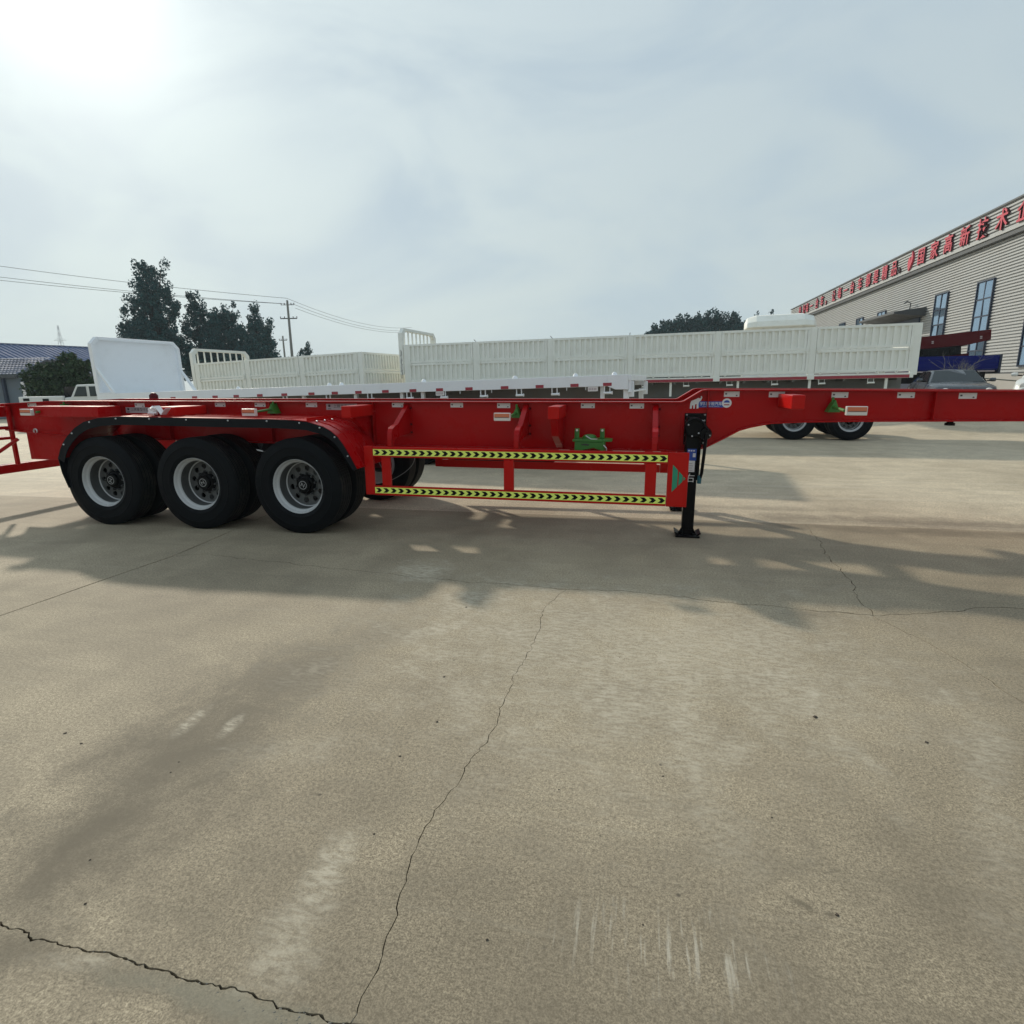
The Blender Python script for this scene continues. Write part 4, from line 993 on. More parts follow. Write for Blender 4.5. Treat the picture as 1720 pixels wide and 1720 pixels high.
# ================================================================ SIDEBOARD TRAILERS
def sheet_ribs(L, H, pitch=.155, d=.042):
    """corrugated sheet in local x (0..L), z (0..H), ribs towards -y"""
    mb = MB(); n = max(2, int(round(L / pitch))); p = L / n
    xs_ = []
    for k in range(n):
        x = k * p
        xs_ += [(x, 0), (x + p * .52, 0), (x + p * .56, -d), (x + p * .95, -d)]
    xs_.append((L, 0))
    vs = [(x, y, 0) for x, y in xs_] + [(x, y, H) for x, y in xs_]
    m = len(xs_)
    mb.add(vs, [(i, i + 1, m + i + 1, m + i) for i in range(m - 1)])
    return mb
def board_trailer(root, n, Lp, zt, zb, mat, rear_board=False, axles=(), strips=True, mid=.50):
    T = n * Lp
    pw = .17
    H = zt - zb
    hu, hl = H * (1 - mid) - .01, H * mid - .01
    bl = Lp - pw
    def board(h):
        mb = sheet_ribs(bl - .12, h - .12)
        mb.v = [(x + .06, y - .004, z + .06) for x, y, z in mb.v]
        mb.box(0, bl, -.056, .012, 0, .06); mb.box(0, bl, -.056, .012, h - .06, h)
        mb.box(0, .06, -.050, .012, .0605, h - .0605); mb.box(bl - .06, bl, -.050, .012, .0605, h - .0605)
        return mb.mesh('side_board', mat)
    bu, blw = board(hu), board(hl)
    hm = MB(); hm.lathe([(.018, -.02), (.034, -.02), (.034, .02), (.018, .02), (.018, -.02)], 12, 'y'); HING = hm.mesh('hinge', mat, 40)
    pm_ = MB(); pm_.box(-pw / 2 + .004, pw / 2 - .004, -.03, .03, -.10, H + .0); POST = pm_.mesh('corner_post', mat)
    sm = MB(); sm.box(0, bl, -.003, 0, 0, .075); STR = sm.mesh('reflective_strip', M['redrefl'])
    lm = MB(); lm.box(-.02, .02, -.085, -.058, -.09, .09); lm.box(-.045, .045, -.080, -.0575, -.03, .03); LAT = lm.mesh('latch', mat)
    for sgn, y in ((-1, 0.0), (1, 2.5)):
        rz = 0 if sgn < 0 else math.pi
        for k in range(n + 1):
            link('corner_post', POST, root, (-k * Lp, y, zb), (0, 0, rz), bevel=.006)
        for k in range(n):
            x0 = -(k + 1) * Lp + pw / 2 if sgn < 0 else -k * Lp - pw / 2
            u = link('side_board', bu, root, (x0, y, zb + hl + .02), (0, 0, rz))
            l = link('side_board', blw, root, (x0, y, zb), (0, 0, rz))
            if sgn < 0:
                for j in range(5): link('hinge', HING, l, (bl * (j + .3) / 5, -.075, -.005))
                for e in (.05, bl - .05): link('latch', LAT, u, (e, 0, 0))
                if strips: link('reflective_strip', STR, root, (x0, -.064, zb - .16))
    for y0, y1 in ((-.06, .0), (2.5, 2.56)):
        mb = MB(); mb.box(-T, 0, y0, y1, zb - .165, zb - .045); mb.obj('side_rail', mat, root, bevel=.006)
    mb = MB(); mb.box(-T, 0, .001, 2.499, zb - .10, zb - .05); mb.obj('deck', M['undergrey'], root)
    for y in (.78, 1.72):
        mb = MB(); mb.box(-T, 0, y - .012, y + .012, zb - .62, zb - .101); mb.box(-T, 0, y - .07, y + .07, zb - .64, zb - .621); mb.obj('main_beam', M['undergrey'], root)
    for k in range(int(T / .6)):
        x = -.3 - k * .6
        mb = MB(); mb.box(x - .03, x + .03, .002, 2.498, zb - .22, zb - .101); mb.obj('crossmember', M['undergrey'], root)
    for k in range(int(T / 1.12)):
        x = -.9 - k * 1.12
        mb = MB(); mb.tube([(x - .08, -.02, zb - .27), (x + .08, -.02, zb - .27)], .022, 10); h = mb.obj('strap_roller', mat, root, smooth=40)
        mb = MB(); mb.box(x - .085, x - .073, -.035, -.005, zb - .30, zb - .166); mb.box(x + .05, x + .056, -.035, -.005, zb - .27, zb - .166); mb.obj('roller_bracket', mat, h)
    for x in [-.55 - 1.75 * k for k in range(int(T / 1.75))]:
        mb = MB(); mb.box(x - .03, x + .03, .02, .09, zb - .55, zb - .166); mb.obj('stanchion', mat, root)
    # tailgate and front wall
    for xx, nm in ((.035, 'tailgate'), (-T - .03, 'front_wall')):
        mbb = sheet_ribs(2.38, hu - .02); mb = MB()
        for z0, hh in ((zb, hl), (zb + hl + .02, hu)):
            s_ = sheet_ribs(2.30, hh - .12)
            mb.add([(xx - y * (1 if xx > 0 else -1), x + .1, z + z0 + .06) for x, y, z in s_.v], s_.f)
            mb.box(xx - .02, xx + .036, .03, 2.47, z0, z0 + .06); mb.box(xx - .02, xx + .036, .03, 2.47, z0 + hh - .06, z0 + hh)
            mb.box(xx - .02, xx + .0365, .03, .10, z0 + .0605, z0 + hh - .0605); mb.box(xx - .02, xx + .0365, 2.40, 2.47, z0 + .0605, z0 + hh - .0605)
        mb.obj(nm, mat, root)
    # front rack
    zr = zt + .52
    o_, i_ = arch(-.04, 2.54, zt - .9, zr, .16), arch(.10, 2.40, zt - .9, zr - .09, .13)
    mb = MB()
    for i in range(5): mb.prism([o_[i], o_[i + 1], i_[i + 1], i_[i]], 'x', -T - .24, -T - .10)
    rk = link('front_rack', fixn(mb.mesh('front_rack', mat)), root, bevel=.008)
    for k in range(8):
        y = .24 + k * 2.02 / 7
        mb = MB(); mb.box(-T - .19, -T - .15, y - .02, y + .02, zt - .05, zr - .09); mb.obj('rack_bar', mat, rk)
    mb = MB(); mb.box(-T - .20, -T - .14, .10, 2.40, zt - .10, zt - .0505); mb.obj('rack_rail', mat, rk)
    for x in axles:
        zz = .521 + root.rotation_euler.y * x * -1 * -1
        for y, o in ((.14, -1), (2.36, 1)):
            wheel(root, x, y, zz, o, True, x); wheel(root, x, y - o * .34, zz, o, False)
        mb = MB(); mb.box(x - .06, x + .06, .45, 2.05, zz - .06, zz + .06); mb.obj('axle', M['black'], root)
    return rk
big = thing('sideboard_trailer', 'long off-white cargo trailer with six corrugated side boards and red strips below', 'trailer', (6.525, 16.544, 0), (0, -0.005, -0.072))
rk = board_trailer(big, 6, 2.305, 2.884, 1.745, M['cream'], axles=(-1.25, -2.58))
T = 6 * 2.305
mb = MB()
rl = random.Random(5)
for k in range(26):
    z = 2.72 - k * .034
    mb.quad((-T - .205 + rl.uniform(0, .03), -.0418, z), (-T - .125 - rl.uniform(0, .04), -.0418, z + rl.uniform(-.004, .004)), (-T - .125 - rl.uniform(0, .03), -.0418, z + .016), (-T - .205 + rl.uniform(0, .03), -.0418, z + .018))
mb.obj('post_print', M['dlabel'], rk)
for y in (.9, 1.6):
    mb = MB(); mb.box(-T + 2.4, -T + 2.52, y - .06, y + .06, .1, 1.10); mb.box(-T + 2.34, -T + 2.58, y - .12, y + .12, .085, .10); mb.obj('landing_leg', M['black'], big)
mb = MB(); mb.strip([(-8.70, 1.645), (-8.66, 1.55), (-8.56, 1.42), (-8.48, 1.36)], 'y', -.10, -.02, .01)
link('loose_strap', fixn(mb.mesh('loose_strap', M['bag'])), big)
for x, dx in ((-4.6, .04), (-6.95, .02), (-9.15, -.12), (-11.5, -.14)):
    mb = MB(); mb.tube([(x, 0, 2.885), (x + dx * .5, 0, 2.955)], .010, 6); mb.obj('board_pin', M['undergrey'], big)

second = thing('sideboard_trailer', 'shorter cream cargo trailer with corrugated boards beside the pole, rear end turned to us', 'trailer', (-8.452, 16.844, 0), (0, -0.025, -0.147))
board_trailer(second, 3, 2.264, 2.604, 1.50, M['cream2'], strips=False, axles=(-1.3, -2.6), mid=.49)
for y in (.9, 1.6):
    mb = MB(); mb.box(-5.62, -5.50, y - .06, y + .06, .14, .90); mb.obj('landing_leg', M['black'], second)

# ================================================================ TRACTOR CAB BEHIND
cab = thing('truck_cab', 'white truck cab with a roof air deflector showing above the long trailer', 'truck', (4.75, 23.4, gz(4.75, 23.4)), (0, 0, R(-8)))
mb = MB(); mb.prism([(-.0, .75), (-.10, 1.75), (.02, 1.80), (.32, 2.95), (.55, 3.14), (2.1, 3.16), (2.15, .75)], 'x', -1.2, 1.2)
link('cab_body', fixn(mb.mesh('cab_body', M['carwhite'])), cab, bevel=.06)
mb = MB(); mb.prism([(.005, 1.86), (.285, 2.86), (.30, 2.85), (.022, 1.85)], 'x', -1.05, 1.05); link('windscreen', fixn(mb.mesh('windscreen', M['carglass'])), cab)
prof = [(.10, 3.27), (-.02, 3.40), (.06, 3.62), (.35, 3.86), (1.2, 3.98), (1.7, 3.98), (1.7, 3.27)]
mb = MB()
secs = [(-1.20, .60, .30), (-1.12, .86, .10), (-.80, 1.0, 0), (.80, 1.0, 0), (1.12, .86, .10), (1.20, .60, .30)]
vs = []
for x, k, d in secs: vs += [(x, y + d, 3.36 + (z - 3.27) * k * .9) for y, z in prof]
m_ = len(prof)
mb.add(vs, [(i * m_ + j, i * m_ + (j + 1) % m_, (i + 1) * m_ + (j + 1) % m_, (i + 1) * m_ + j) for i in range(len(secs) - 1) for j in range(m_)] + [tuple(range(m_)), tuple((len(secs) - 1) * m_ + j for j in range(m_))[::-1]])
link('roof_deflector', fixn(mb.mesh('roof_deflector', M['cream2'])), cab, bevel=.02)
for x in (-.55, -.1, .35, .8):
    mb = MB(); mb.box(x - .04, x + .04, .0, .12, 3.15, 3.365); mb.obj('deflector_stay', M['black'], cab)
mb = MB(); mb.box(-1.24, 1.24, -.14, .3, .45, .74); mb.obj('bumper', M['carwhite'], cab, bevel=.04)
mb = MB(); mb.box(-.45, .45, .31, 6.4, .62, .745); mb.obj('chassis', M['black'], cab)
for y in (.95, 4.6, 5.9):
    for s in (-1, 1):
        w = link('wheel', RIM, cab, (s * 1.05, y, .521), (0, 0, R(90) * s * -1 + (math.pi if s < 0 else 0) + (math.pi if s > 0 else math.pi))); link('tyre', TYRE, w)

# ================================================================ CARS
def loft(secs, cap=True):
    """secs: list of rings with equal point counts"""
    mb = MB(); m = len(secs[0]); vs = [p for s in secs for p in s]
    mb.add(vs, [(i * m + j, i * m + (j + 1) % m, (i + 1) * m + (j + 1) % m, (i + 1) * m + j) for i in range(len(secs) - 1) for j in range(m)])
    if cap: mb.add([*secs[0]], [tuple(range(m))[::-1]]); mb.add([*secs[-1]], [tuple(range(m))])
    return mb
def car(name, label, loc, rz, mat, Lc, Wc, hood, belt, roof, xs_w, kind):
    """front towards -y. xs_w: y of windscreen base, roof front, roof rear, rear glass base"""
    c = thing(name, label, 'car', loc, (0, 0, rz))
    w = Wc / 2
    y0, y1, y2, y3 = xs_w
    def ring(y, wd, zb, zt):
        k = zt - zb
        return [(-wd * .86, y, zb), (-wd, y, zb + k * .22), (-wd, y, zb + k * .62), (-wd * .93, y, zb + k * .93), (-wd * .80, y, zt), (0, y, zt + .015),
                (wd * .80, y, zt), (wd * .93, y, zb + k * .93), (wd, y, zb + k * .62), (wd, y, zb + k * .22), (wd * .86, y, zb)]
    secs = [ring(0, w * .72, .32, hood - .28), ring(.10, w * .88, .24, hood - .14), ring(.35, w * .96, .20, hood - .05), ring(y0 * .6, w, .20, hood), ring(y0, w, .20, belt),
            ring((y1 + y2) / 2, w, .20, belt + .02), ring(y3, w, .20, belt + .03), ring(Lc - .3, w * .97, .22, belt), ring(Lc - .08, w * .90, .28, belt - .08), ring(Lc, w * .78, .36, belt - .25)]
    body = loft(secs).mesh('car_body', mat, 40); link('car_body', fixn(body), c)
    def gr(y, wd, z): return [(-wd, y, z), (-wd * .93, y, z + .02), (0, y, z + .035), (wd * .93, y, z + .02), (wd, y, z)]
    # cabin: roof shell and pillars as one, glass set 8 mm proud of it
    def cabin(k, rw):
        return [[(-w * .90 * k, y0, belt - .03), (w * .90 * k, y0, belt - .03)], [(-rw, y1, roof), (rw, y1, roof)], [(-rw, y2, roof), (rw, y2, roof)], [(-w * .90 * k, y3, belt - .01), (w * .90 * k, y3, belt - .01)]]
    rw = w * .68
    P = cabin(1.0, rw)
    mb = MB()
    A, B, C_, D = P
    ym = (y1 + y2) / 2
    mb.add([A[0], A[1], B[0], B[1], C_[0], C_[1], D[0], D[1], (0, y1 - .02, roof + .035), (0, ym, roof + .05), (0, y2, roof + .035), (-rw * 1.0, ym, roof + .012), (rw, ym, roof + .012)],
           [(0, 1, 3, 8, 2), (2, 8, 9, 11), (8, 3, 12, 9), (11, 9, 10, 4), (9, 12, 5, 10), (4, 10, 5, 7, 6), (0, 2, 11, 4, 6), (1, 7, 5, 12, 3)])
    link('cabin', fixn(mb.mesh('cabin', mat, 50)), c, bevel=.05)
    def pane(nm, a, b, c2, d, ins, push):
        a, b, c2, d = map(Vector, (a, b, c2, d)); ce = (a + b + c2 + d) / 4
        q = [p + (ce - p) * ins + Vector(push) for p in (a, b, c2, d)]
        mb = MB(); th = Vector(push).normalized() * -.004
        mb.add([*q, *[p + th for p in q]], [(0, 1, 2, 3), (7, 6, 5, 4), (0, 4, 5, 1), (1, 5, 6, 2), (2, 6, 7, 3), (3, 7, 4, 0)])
        link(nm, fixn(mb.mesh(nm, M['carglass'])), c)
    pane('windscreen', A[0], A[1], B[1], B[0], .10, (0, -.014, .02))
    pane('rear_window', D[0], D[1], C_[1], C_[0], .12, (0, .014, .02))
    for s, i in ((-1, 0), (1, 1)):
        m0 = Vector(A[i]).lerp(Vector(D[i]), .5); m1 = Vector(B[i]).lerp(Vector(C_[i]), .5)
        pane('side_window', A[i], m0, m1, B[i], .12, (s * .022, 0, .012)); pane('side_window', m0, D[i], C_[i], m1, .12, (s * .022, 0, .012))
        mb = MB(); mb.lathe([(0, -.11), (.05, -.10), (.065, -.04), (.06, .05), (0, .08)], 12, 'x', (s * (w + .10), y0 + .22, belt + .07)); k = mb.obj('door_mirror', mat, c, smooth=50)
        mb = MB(); mb.box(*sorted((s * (w * .93), s * (w + .04))), y0 + .20, y0 + .25, belt + .02, belt + .06); mb.obj('mirror_arm', M['black'], c)
        mb = MB(); mb.lathe([(0, .02), (.09, .03), (.11, .08), (.10, .14)], 14, 'y', (s * w * .62, .0, hood - .23)); mb.obj('headlight', M['lampwhite'], c, smooth=40)
        for y in (Lc * .2, Lc * .79):
            mb = MB(); mb.lathe([(.0, -.10), (.19, -.10), (.20, -.105), (.21, -.11), (.29, -.105), (.325, -.08), (.325, .08), (.29, .105), (0, .10)], 30, 'x', (s * (w - .10), y, .326))
            wl = mb.obj('wheel', M['rubber'], c, smooth=40)
            mb = MB(); mb.lathe([(.205, 0), (.19, .006), (.05, .010), (0, .02)] if s > 0 else [(.205, 0), (.19, -.006), (.05, -.01), (0, -.02)], 24, 'x', (s * (w + .011), y, .326)); mb.obj('rim', M['silver'], wl, smooth=40)
    mb = MB(); mb.box(-w * .55, w * .55, -.012, .03, .42, hood - .30); mb.obj('grille', M['black'], c)
    return c
car('dark_sedan', 'dark grey sedan facing us between the long trailer and the factory', (10.02, 21.35, gz(10, 22)), R(-12), M['cargrey'], 4.75, 1.82, .98, 1.03, 1.42, (1.30, 2.05, 3.25, 4.0), 0)
car('white_suv', 'white car cut by the right edge of the picture', (11.75, 20.6, gz(12, 22) + .0), R(-38), M['carwhite'], 4.6, 1.86, 1.12, 1.18, 1.72, (1.05, 1.75, 3.6, 4.35), 1)

# ================================================================ STACKED BLUE AND DARK RED TRAILERS
blue = thing('blue_trailer', 'deep blue low-sided trailer parked along the factory wall', 'trailer', (12.4, 31.3, gz(12, 30)), (0, 0, R(-6)))
BZ = gz(12, 30)
for s, y in ((-1, 0), (1, 2.3)):
    mb = MB(); mb.box(-4.5, 3.2, y - .03, y + .03, 1.92 - BZ, 2.52 - BZ)
    for k in range(3): mb.box(-4.5, 3.2, y - .05 if s < 0 else y + .031, y - .031 if s < 0 else y + .05, 2.02 - BZ + .17 * k, 2.10 - BZ + .17 * k)
    mb.obj('side_board', M['blue'], blue, bevel=.006)
mb = MB(); mb.box(3.205, 3.30, -.06, 2.36, 1.72 - BZ, 2.55 - BZ); mb.obj('tailgate', M['winframe'], blue, bevel=.01)
mb = MB(); mb.box(-4.5, 3.2, .031, 2.269, 1.86 - BZ, 1.90 - BZ); mb.obj('deck', M['blue'], blue)
mb = MB(); mb.box(-4.5, 3.1, -.02, .02, 1.80 - BZ, 1.855 - BZ); mb.obj('side_rail', M['grlabel'], blue)
for y in (.7, 1.6):
    mb = MB(); mb.box(-4.4, 3.0, y - .06, y + .06, 1.30 - BZ, 1.855 - BZ); mb.obj('main_beam', M['black'], blue)
for x in (-3.2, -1.9, .9, 2.2):
    for y, o in ((.05, -1), (2.25, 1)):
        wheel(blue, x, y + .1 * -o, .521, o, True)
    mb = MB(); mb.box(x - .4, x + .4, .3, 2.0, .45, .90); mb.obj('axle_frame', M['black'], blue, bevel=.03)
redt = thing('stacked_trailer', 'dark red trailer frame stacked on top of the blue trailer', 'trailer', (12.35, 31.6, 0), (0, -R(4.5), R(-14)))
for y in (.3, 1.6):
    mb = MB(); mb.prism([(-2.6, 2.88), (-2.6, 3.40), (3.15, 3.42), (3.15, 2.97), (2.4, 2.85)], 'y', y - .05, y + .05)
    link('main_beam', fixn(mb.mesh('main_beam', M['red_dark'])), redt, bevel=.01)
mb = MB()
for x in (-2.3, 0.2, 2.9): mb.box(x - .06, x + .06, .351, 1.549, 2.95, 3.3)
mb.obj('crossmember', M['red_dark'], redt)
for x in (1.0, 2.8):
    for z in (3.05, 3.12): 
        mb = MB(); mb.box(x - .05, x + .03, .244, .249, z, z + .05); mb.obj('mark_plate', M['grlabel'], redt)
mb = MB()
rq = random.Random(9)
for k in range(16):
    x = rq.uniform(-2.3, 2.2); mb.box(x, x + rq.uniform(.2, .6), .3, 1.6, rq.uniform(2.42, 2.6), rq.uniform(2.70, 2.88))
mb.box(-2.3, 2.1, .35, 1.55, 2.45, 2.84)
mb.obj('suspension', M['black'], redt, bevel=.01)
mb = MB(); mb.box(-.6, 2.4, .42, 1.45, 2.34, 2.47); mb.obj('lower_frame', M['red_dark'], redt)
for x in (-2.1, .3, 2.0):
    mb = MB(); mb.box(x - .06, x + .06, .5, 1.4, 1.94, 2.50); mb.obj('support_post', M['black'], redt)

# barrier, post, bare shrub
post = thing('chain_post', 'white topped post with a long thin bar beside the dark sedan', 'post', (11.24, 23.5, gz(11, 23)))
mb = MB(); mb.tube([(0, 0, 0), (0, 0, 1.26)], .04, 10); mb.obj('post', M['twig'], post, smooth=50)
mb = MB(); mb.lathe([(.05, 1.25), (.06, 1.29), (.05, 1.34), (0, 1.36)], 12, 'z'); mb.obj('post_cap', M['wlabel'], post, smooth=50)
mb = MB(); mb.tube([(0.03, 0, 1.16), (2.6, .5, .92)], .02, 8); mb.obj('bar', M['twig'], post, smooth=50)
shrub = thing('bare_shrub', 'leafless grey shrub standing in front of the blue trailer', 'shrub', (12.5, 27.0, gz(12, 27)))
mb = MB(); rs = random.Random(4)
def twig(mb, p, d, L, r, lev):
    p = Vector(p); q = p + Vector(d).normalized() * L
    mid = p.lerp(q, .5) + Vector((rs.gauss(0, .04), rs.gauss(0, .04), 0))
    mb.tube([p, mid, q], [r, r * .8, r * .55], 5, False)
    if lev:
        for _ in range(3): twig(mb, p.lerp(q, rs.uniform(.5, 1)), Vector(d).normalized() + Vector((rs.gauss(0, .45), rs.gauss(0, .45), rs.gauss(.15, .2))), L * rs.uniform(.5, .75), r * .55, lev - 1)
for k in range(7): twig(mb, (rs.gauss(0, .05), rs.gauss(0, .05), 0), (rs.gauss(0, .35), rs.gauss(0, .35), 1), rs.uniform(.8, 1.3), .022, 3)
mb.obj('stem', M['twig'], shrub)

# ================================================================ FACTORY BUILDING
FX, FY = 19.15, 36.9
G0 = 0.38
fac = thing('factory_building', 'long grey corrugated factory hall with red Chinese lettering along its eaves', 'building', (FX, FY, G0))
Z = lambda z: z - G0
Y0, Y1 = -22.0, 50.0
def ribwall(y0, y1, z0, z1, x, pitch, d, name, mat, par):
    mb = MB(); n = int((z1 - z0) / pitch); p = (z1 - z0) / n
    pr = []
    for k in range(n):
        z = z0 + k * p
        pr += [(x, z), (x, z + p * .52), (x + d, z + p * .54), (x + d, z + p * .96)]
    pr.append((x, z1))
    m = len(pr)
    mb.add([(a, y0, z) for a, z in pr] + [(a, y1, z) for a, z in pr], [(i, i + 1, m + i + 1, m + i) for i in range(m - 1)])
    return mb.obj(name, mat, par)
nb = 14
for k in range(nb):
    a, b = Y0 + (Y1 - Y0) * k / nb, Y0 + (Y1 - Y0) * (k + 1) / nb
    ribwall(a + .004, b - .004, Z(1.80), Z(9.30), 0, .165, .12, 'cladding_panel', M['wallgrey'], fac)
    ribwall(a + .004, b - .004, Z(9.30), Z(10.62), -.34, .165, .12, 'fascia_panel', M['wallgrey'], fac)
mb = MB(); mb.box(-.37, .0, Y0, Y1, Z(9.16), Z(9.285)); mb.obj('soffit', M['wallgrey'], fac)
mb = MB(); mb.box(-.30, -.001, Y0, Y1, Z(8.92), Z(9.158)); mb.obj('gutter_or_shade_strip', M['trim'], fac)  # dark strip added as the shadow under the fascia
mb = MB(); mb.box(-.40, -.05, Y0, Y1, Z(10.625), Z(10.72)); mb.obj('coping', M['trim'], fac)
mb = MB(); mb.box(-.10, .2, Y0, Y1, 0, Z(1.72)); mb.obj('plinth', M['plinth'], fac)
mb = MB(); mb.box(-.06, .2, Y0, Y1, Z(1.722), Z(1.795)); mb.obj('plinth_trim', M['trim'], fac)
mb = MB(); mb.prism([(.08, 0), (24, 0), (24, Z(9.2)), (12, Z(12.0)), (.08, Z(10.0))], 'y', Y0, Y1); link('hall', fixn(mb.mesh('hall', M['wallgrey'])), fac)
# windows
wrng = random.Random(8)
def window(yc, w, z0, z1, nv, nh):
    mb = MB()
    x0, x1 = -.10, .02
    f = .07
    mb.box(x0, x1, yc - w / 2, yc - w / 2 + f, z0, z1); mb.box(x0, x1, yc + w / 2 - f, yc + w / 2, z0, z1)
    mb.box(x0, x1, yc - w / 2 + f, yc + w / 2 - f, z0, z0 + f); mb.box(x0, x1, yc - w / 2 + f, yc + w / 2 - f, z1 - f, z1)
    wd = mb.obj('window', M['winframe'], fac)
    ww, hh = (w - 2 * f) / nv, (z1 - z0 - 2 * f) / nh
    for i in range(nv):
        for j in range(nh):
            a = yc - w / 2 + f + ww * i; b = z0 + f + hh * j
            mb = MB(); mb.box(-.005, .005, -ww / 2 + .03, ww / 2 - .03, -hh / 2 + .03, hh / 2 - .03)
            mb.obj('pane', M['winglass'] if wrng.random() > .3 or j > nh - 2 else M['winglass_dark'], wd).matrix_local = Matrix.Translation((-.04, a + ww / 2, b + hh / 2)) @ Euler((0, R(wrng.gauss(0, 1.2)), R(wrng.gauss(0, 1.2)))).to_matrix().to_4x4()
    mb = MB()
    for i in range(1, nv): mb.box(-.075, -.0, yc - w / 2 + f + ww * i - .04, yc - w / 2 + f + ww * i + .04, z0 + f, z1 - f)
    for j in range(1, nh): mb.box(-.072, -.0, yc - w / 2 + f, yc + w / 2 - f, z0 + f + hh * j - .04, z0 + f + hh * j + .04)
    mb.obj('mullion', M['winframe'], wd)
for yc in (3.57, 8.75, -1.55, -6.7): window(yc, 1.75, Z(2.05), Z(7.02), 2, 5)
for yc in (18.9, 24.0, 28.95, 34.0, 39.1): window(yc, 1.70, Z(4.3), Z(7.0), 2, 3)
# entrance canopy
mb = MB(); mb.prism([(0, Z(6.42)), (-2.0, Z(6.18)), (-2.0, Z(6.02)), (-.0, Z(5.80))], 'y', 10.9, 17.9); link('entrance_canopy', fixn(mb.mesh('entrance_canopy', M['trim'])), fac, bevel=.02)
mb = MB(); mb.box(-.11, -.0, 11.6, 17.2, Z(.5), Z(5.78)); mb.obj('door_opening', M['winframe'], fac)
mb = MB(); mb.tube([(-.3, 12.9, Z(6.4)), (-.25, 12.9, Z(6.9)), (-.5, 12.9, Z(7.05)), (-.7, 12.9, Z(6.9))], .04, 8); mb.obj('wall_lamp', M['trim'], fac, smooth=60)
# lettering
SX = -.40; kk = (FX - .40) / FX
chars = [('造', 46.44), ('好', 44.45), ('每', 43.0), ('一', 41.2), ('台', 38.9), ('车', 36.9), ('，', 35.0), ('让', 32.7), ('每', 30.84), ('一', 28.97), ('台', 27.11), ('车', 25.04), ('都', 23.0), ('是', 21.2), ('精', 19.3), ('品', 17.42), ('。', 16.1),
         ('国', 12.73), ('家', 10.78), ('高', 8.88), ('新', 6.85), ('技', 4.88), ('术', 2.95), ('企', 1.0), ('业', -.95)]
rotm = Matrix(((0, 0, -1), (-1, 0, 0), (0, 1, 0))).to_euler()
for ch, s in chars:
    me = text_mesh(ch, 1.16, extrude=.06, offset=.018, shear=.0, mats=[M['signred'] if ch not in '。' else M['dlabel'], M['signside']])
    yy = (FY + s) * kk - FY
    link('sign_character', me, fac, (SX, yy, Z((10.0 - 1.57) * kk + 1.57 + (.0 if ch not in '，。' else 0))), rotm)
leaf = [(-.12, -.62), (.02, -.5), (.22, -.25), (.40, .0), (.45, .25), (.36, .5), (.20, .70), (.18, .35), (.10, .02), (.0, .30), (-.16, .34), (-.30, .18), (-.36, -.05), (-.28, -.32)]
mb = MB(); mb.add([(u, v, .06) for u, v in leaf] + [(u, v, -.06) for u, v in leaf], [tuple(range(14)), tuple(range(27, 13, -1))] + [(i, 14 + i, 14 + (i + 1) % 14, (i + 1) % 14) for i in range(14)])
link('sign_emblem', fixn(mb.mesh('sign_emblem', [M['signred']])), fac, (SX, (FY + 14.54) * kk - FY, Z((10.02 - 1.57) * kk + 1.57)), rotm)

# ================================================================ LEFT BACKGROUND
# workshop with long blue roof
ws = thing('workshop', 'low workshop with a long blue metal roof beyond the yard', 'building', (-44.7, 34.2, 0), (0, 0, R(74)))
mb = MB()
L0, L1 = -14, 7.8
n = 60
for k in range(n):
    a, b = L0 + (L1 - L0) * k / n, L0 + (L1 - L0) * (k + 1) / n
    mb.box(a, a + .09, -1.2, 0, 0, 0) if False else None
pr = []
for k in range(n):
    a = L0 + (L1 - L0) * k / n; p = (L1 - L0) / n
    pr += [(a, 0), (a + p * .6, 0), (a + p * .7, .05), (a + p * .92, .05)]
pr.append((L1, 0)); m = len(pr)
ev = (-3.3, 3.72); rd = (1.2, 4.98)
mb.add([(x, ev[0], ev[1] + d) for x, d in pr] + [(x, rd[0], rd[1] + d) for x, d in pr], [(i, i + 1, m + i + 1, m + i) for i in range(m - 1)])
mb.add([(x, 5.7, ev[1] + d) for x, d in pr] + [(x, rd[0], rd[1] + d) for x, d in pr], [(m + i, m + i + 1, i + 1, i) for i in range(m - 1)])
mb.obj('roof', M['bluetile'], ws)
mb = MB(); mb.box(L0, L1, -3.42, -3.30, 3.52, 3.72); mb.obj('gutter_or_shade_strip', M['trim'], ws)
mb = MB(); mb.box(L0 + .2, L1 - .2, -2.9, 5.3, 0, 3.55); mb.obj('wall', M['shedwall'], ws)
mb = MB(); mb.box(L0, L1, 1.1, 1.3, 4.99, 5.06); mb.obj('ridge_cap', M['paletile'], ws)
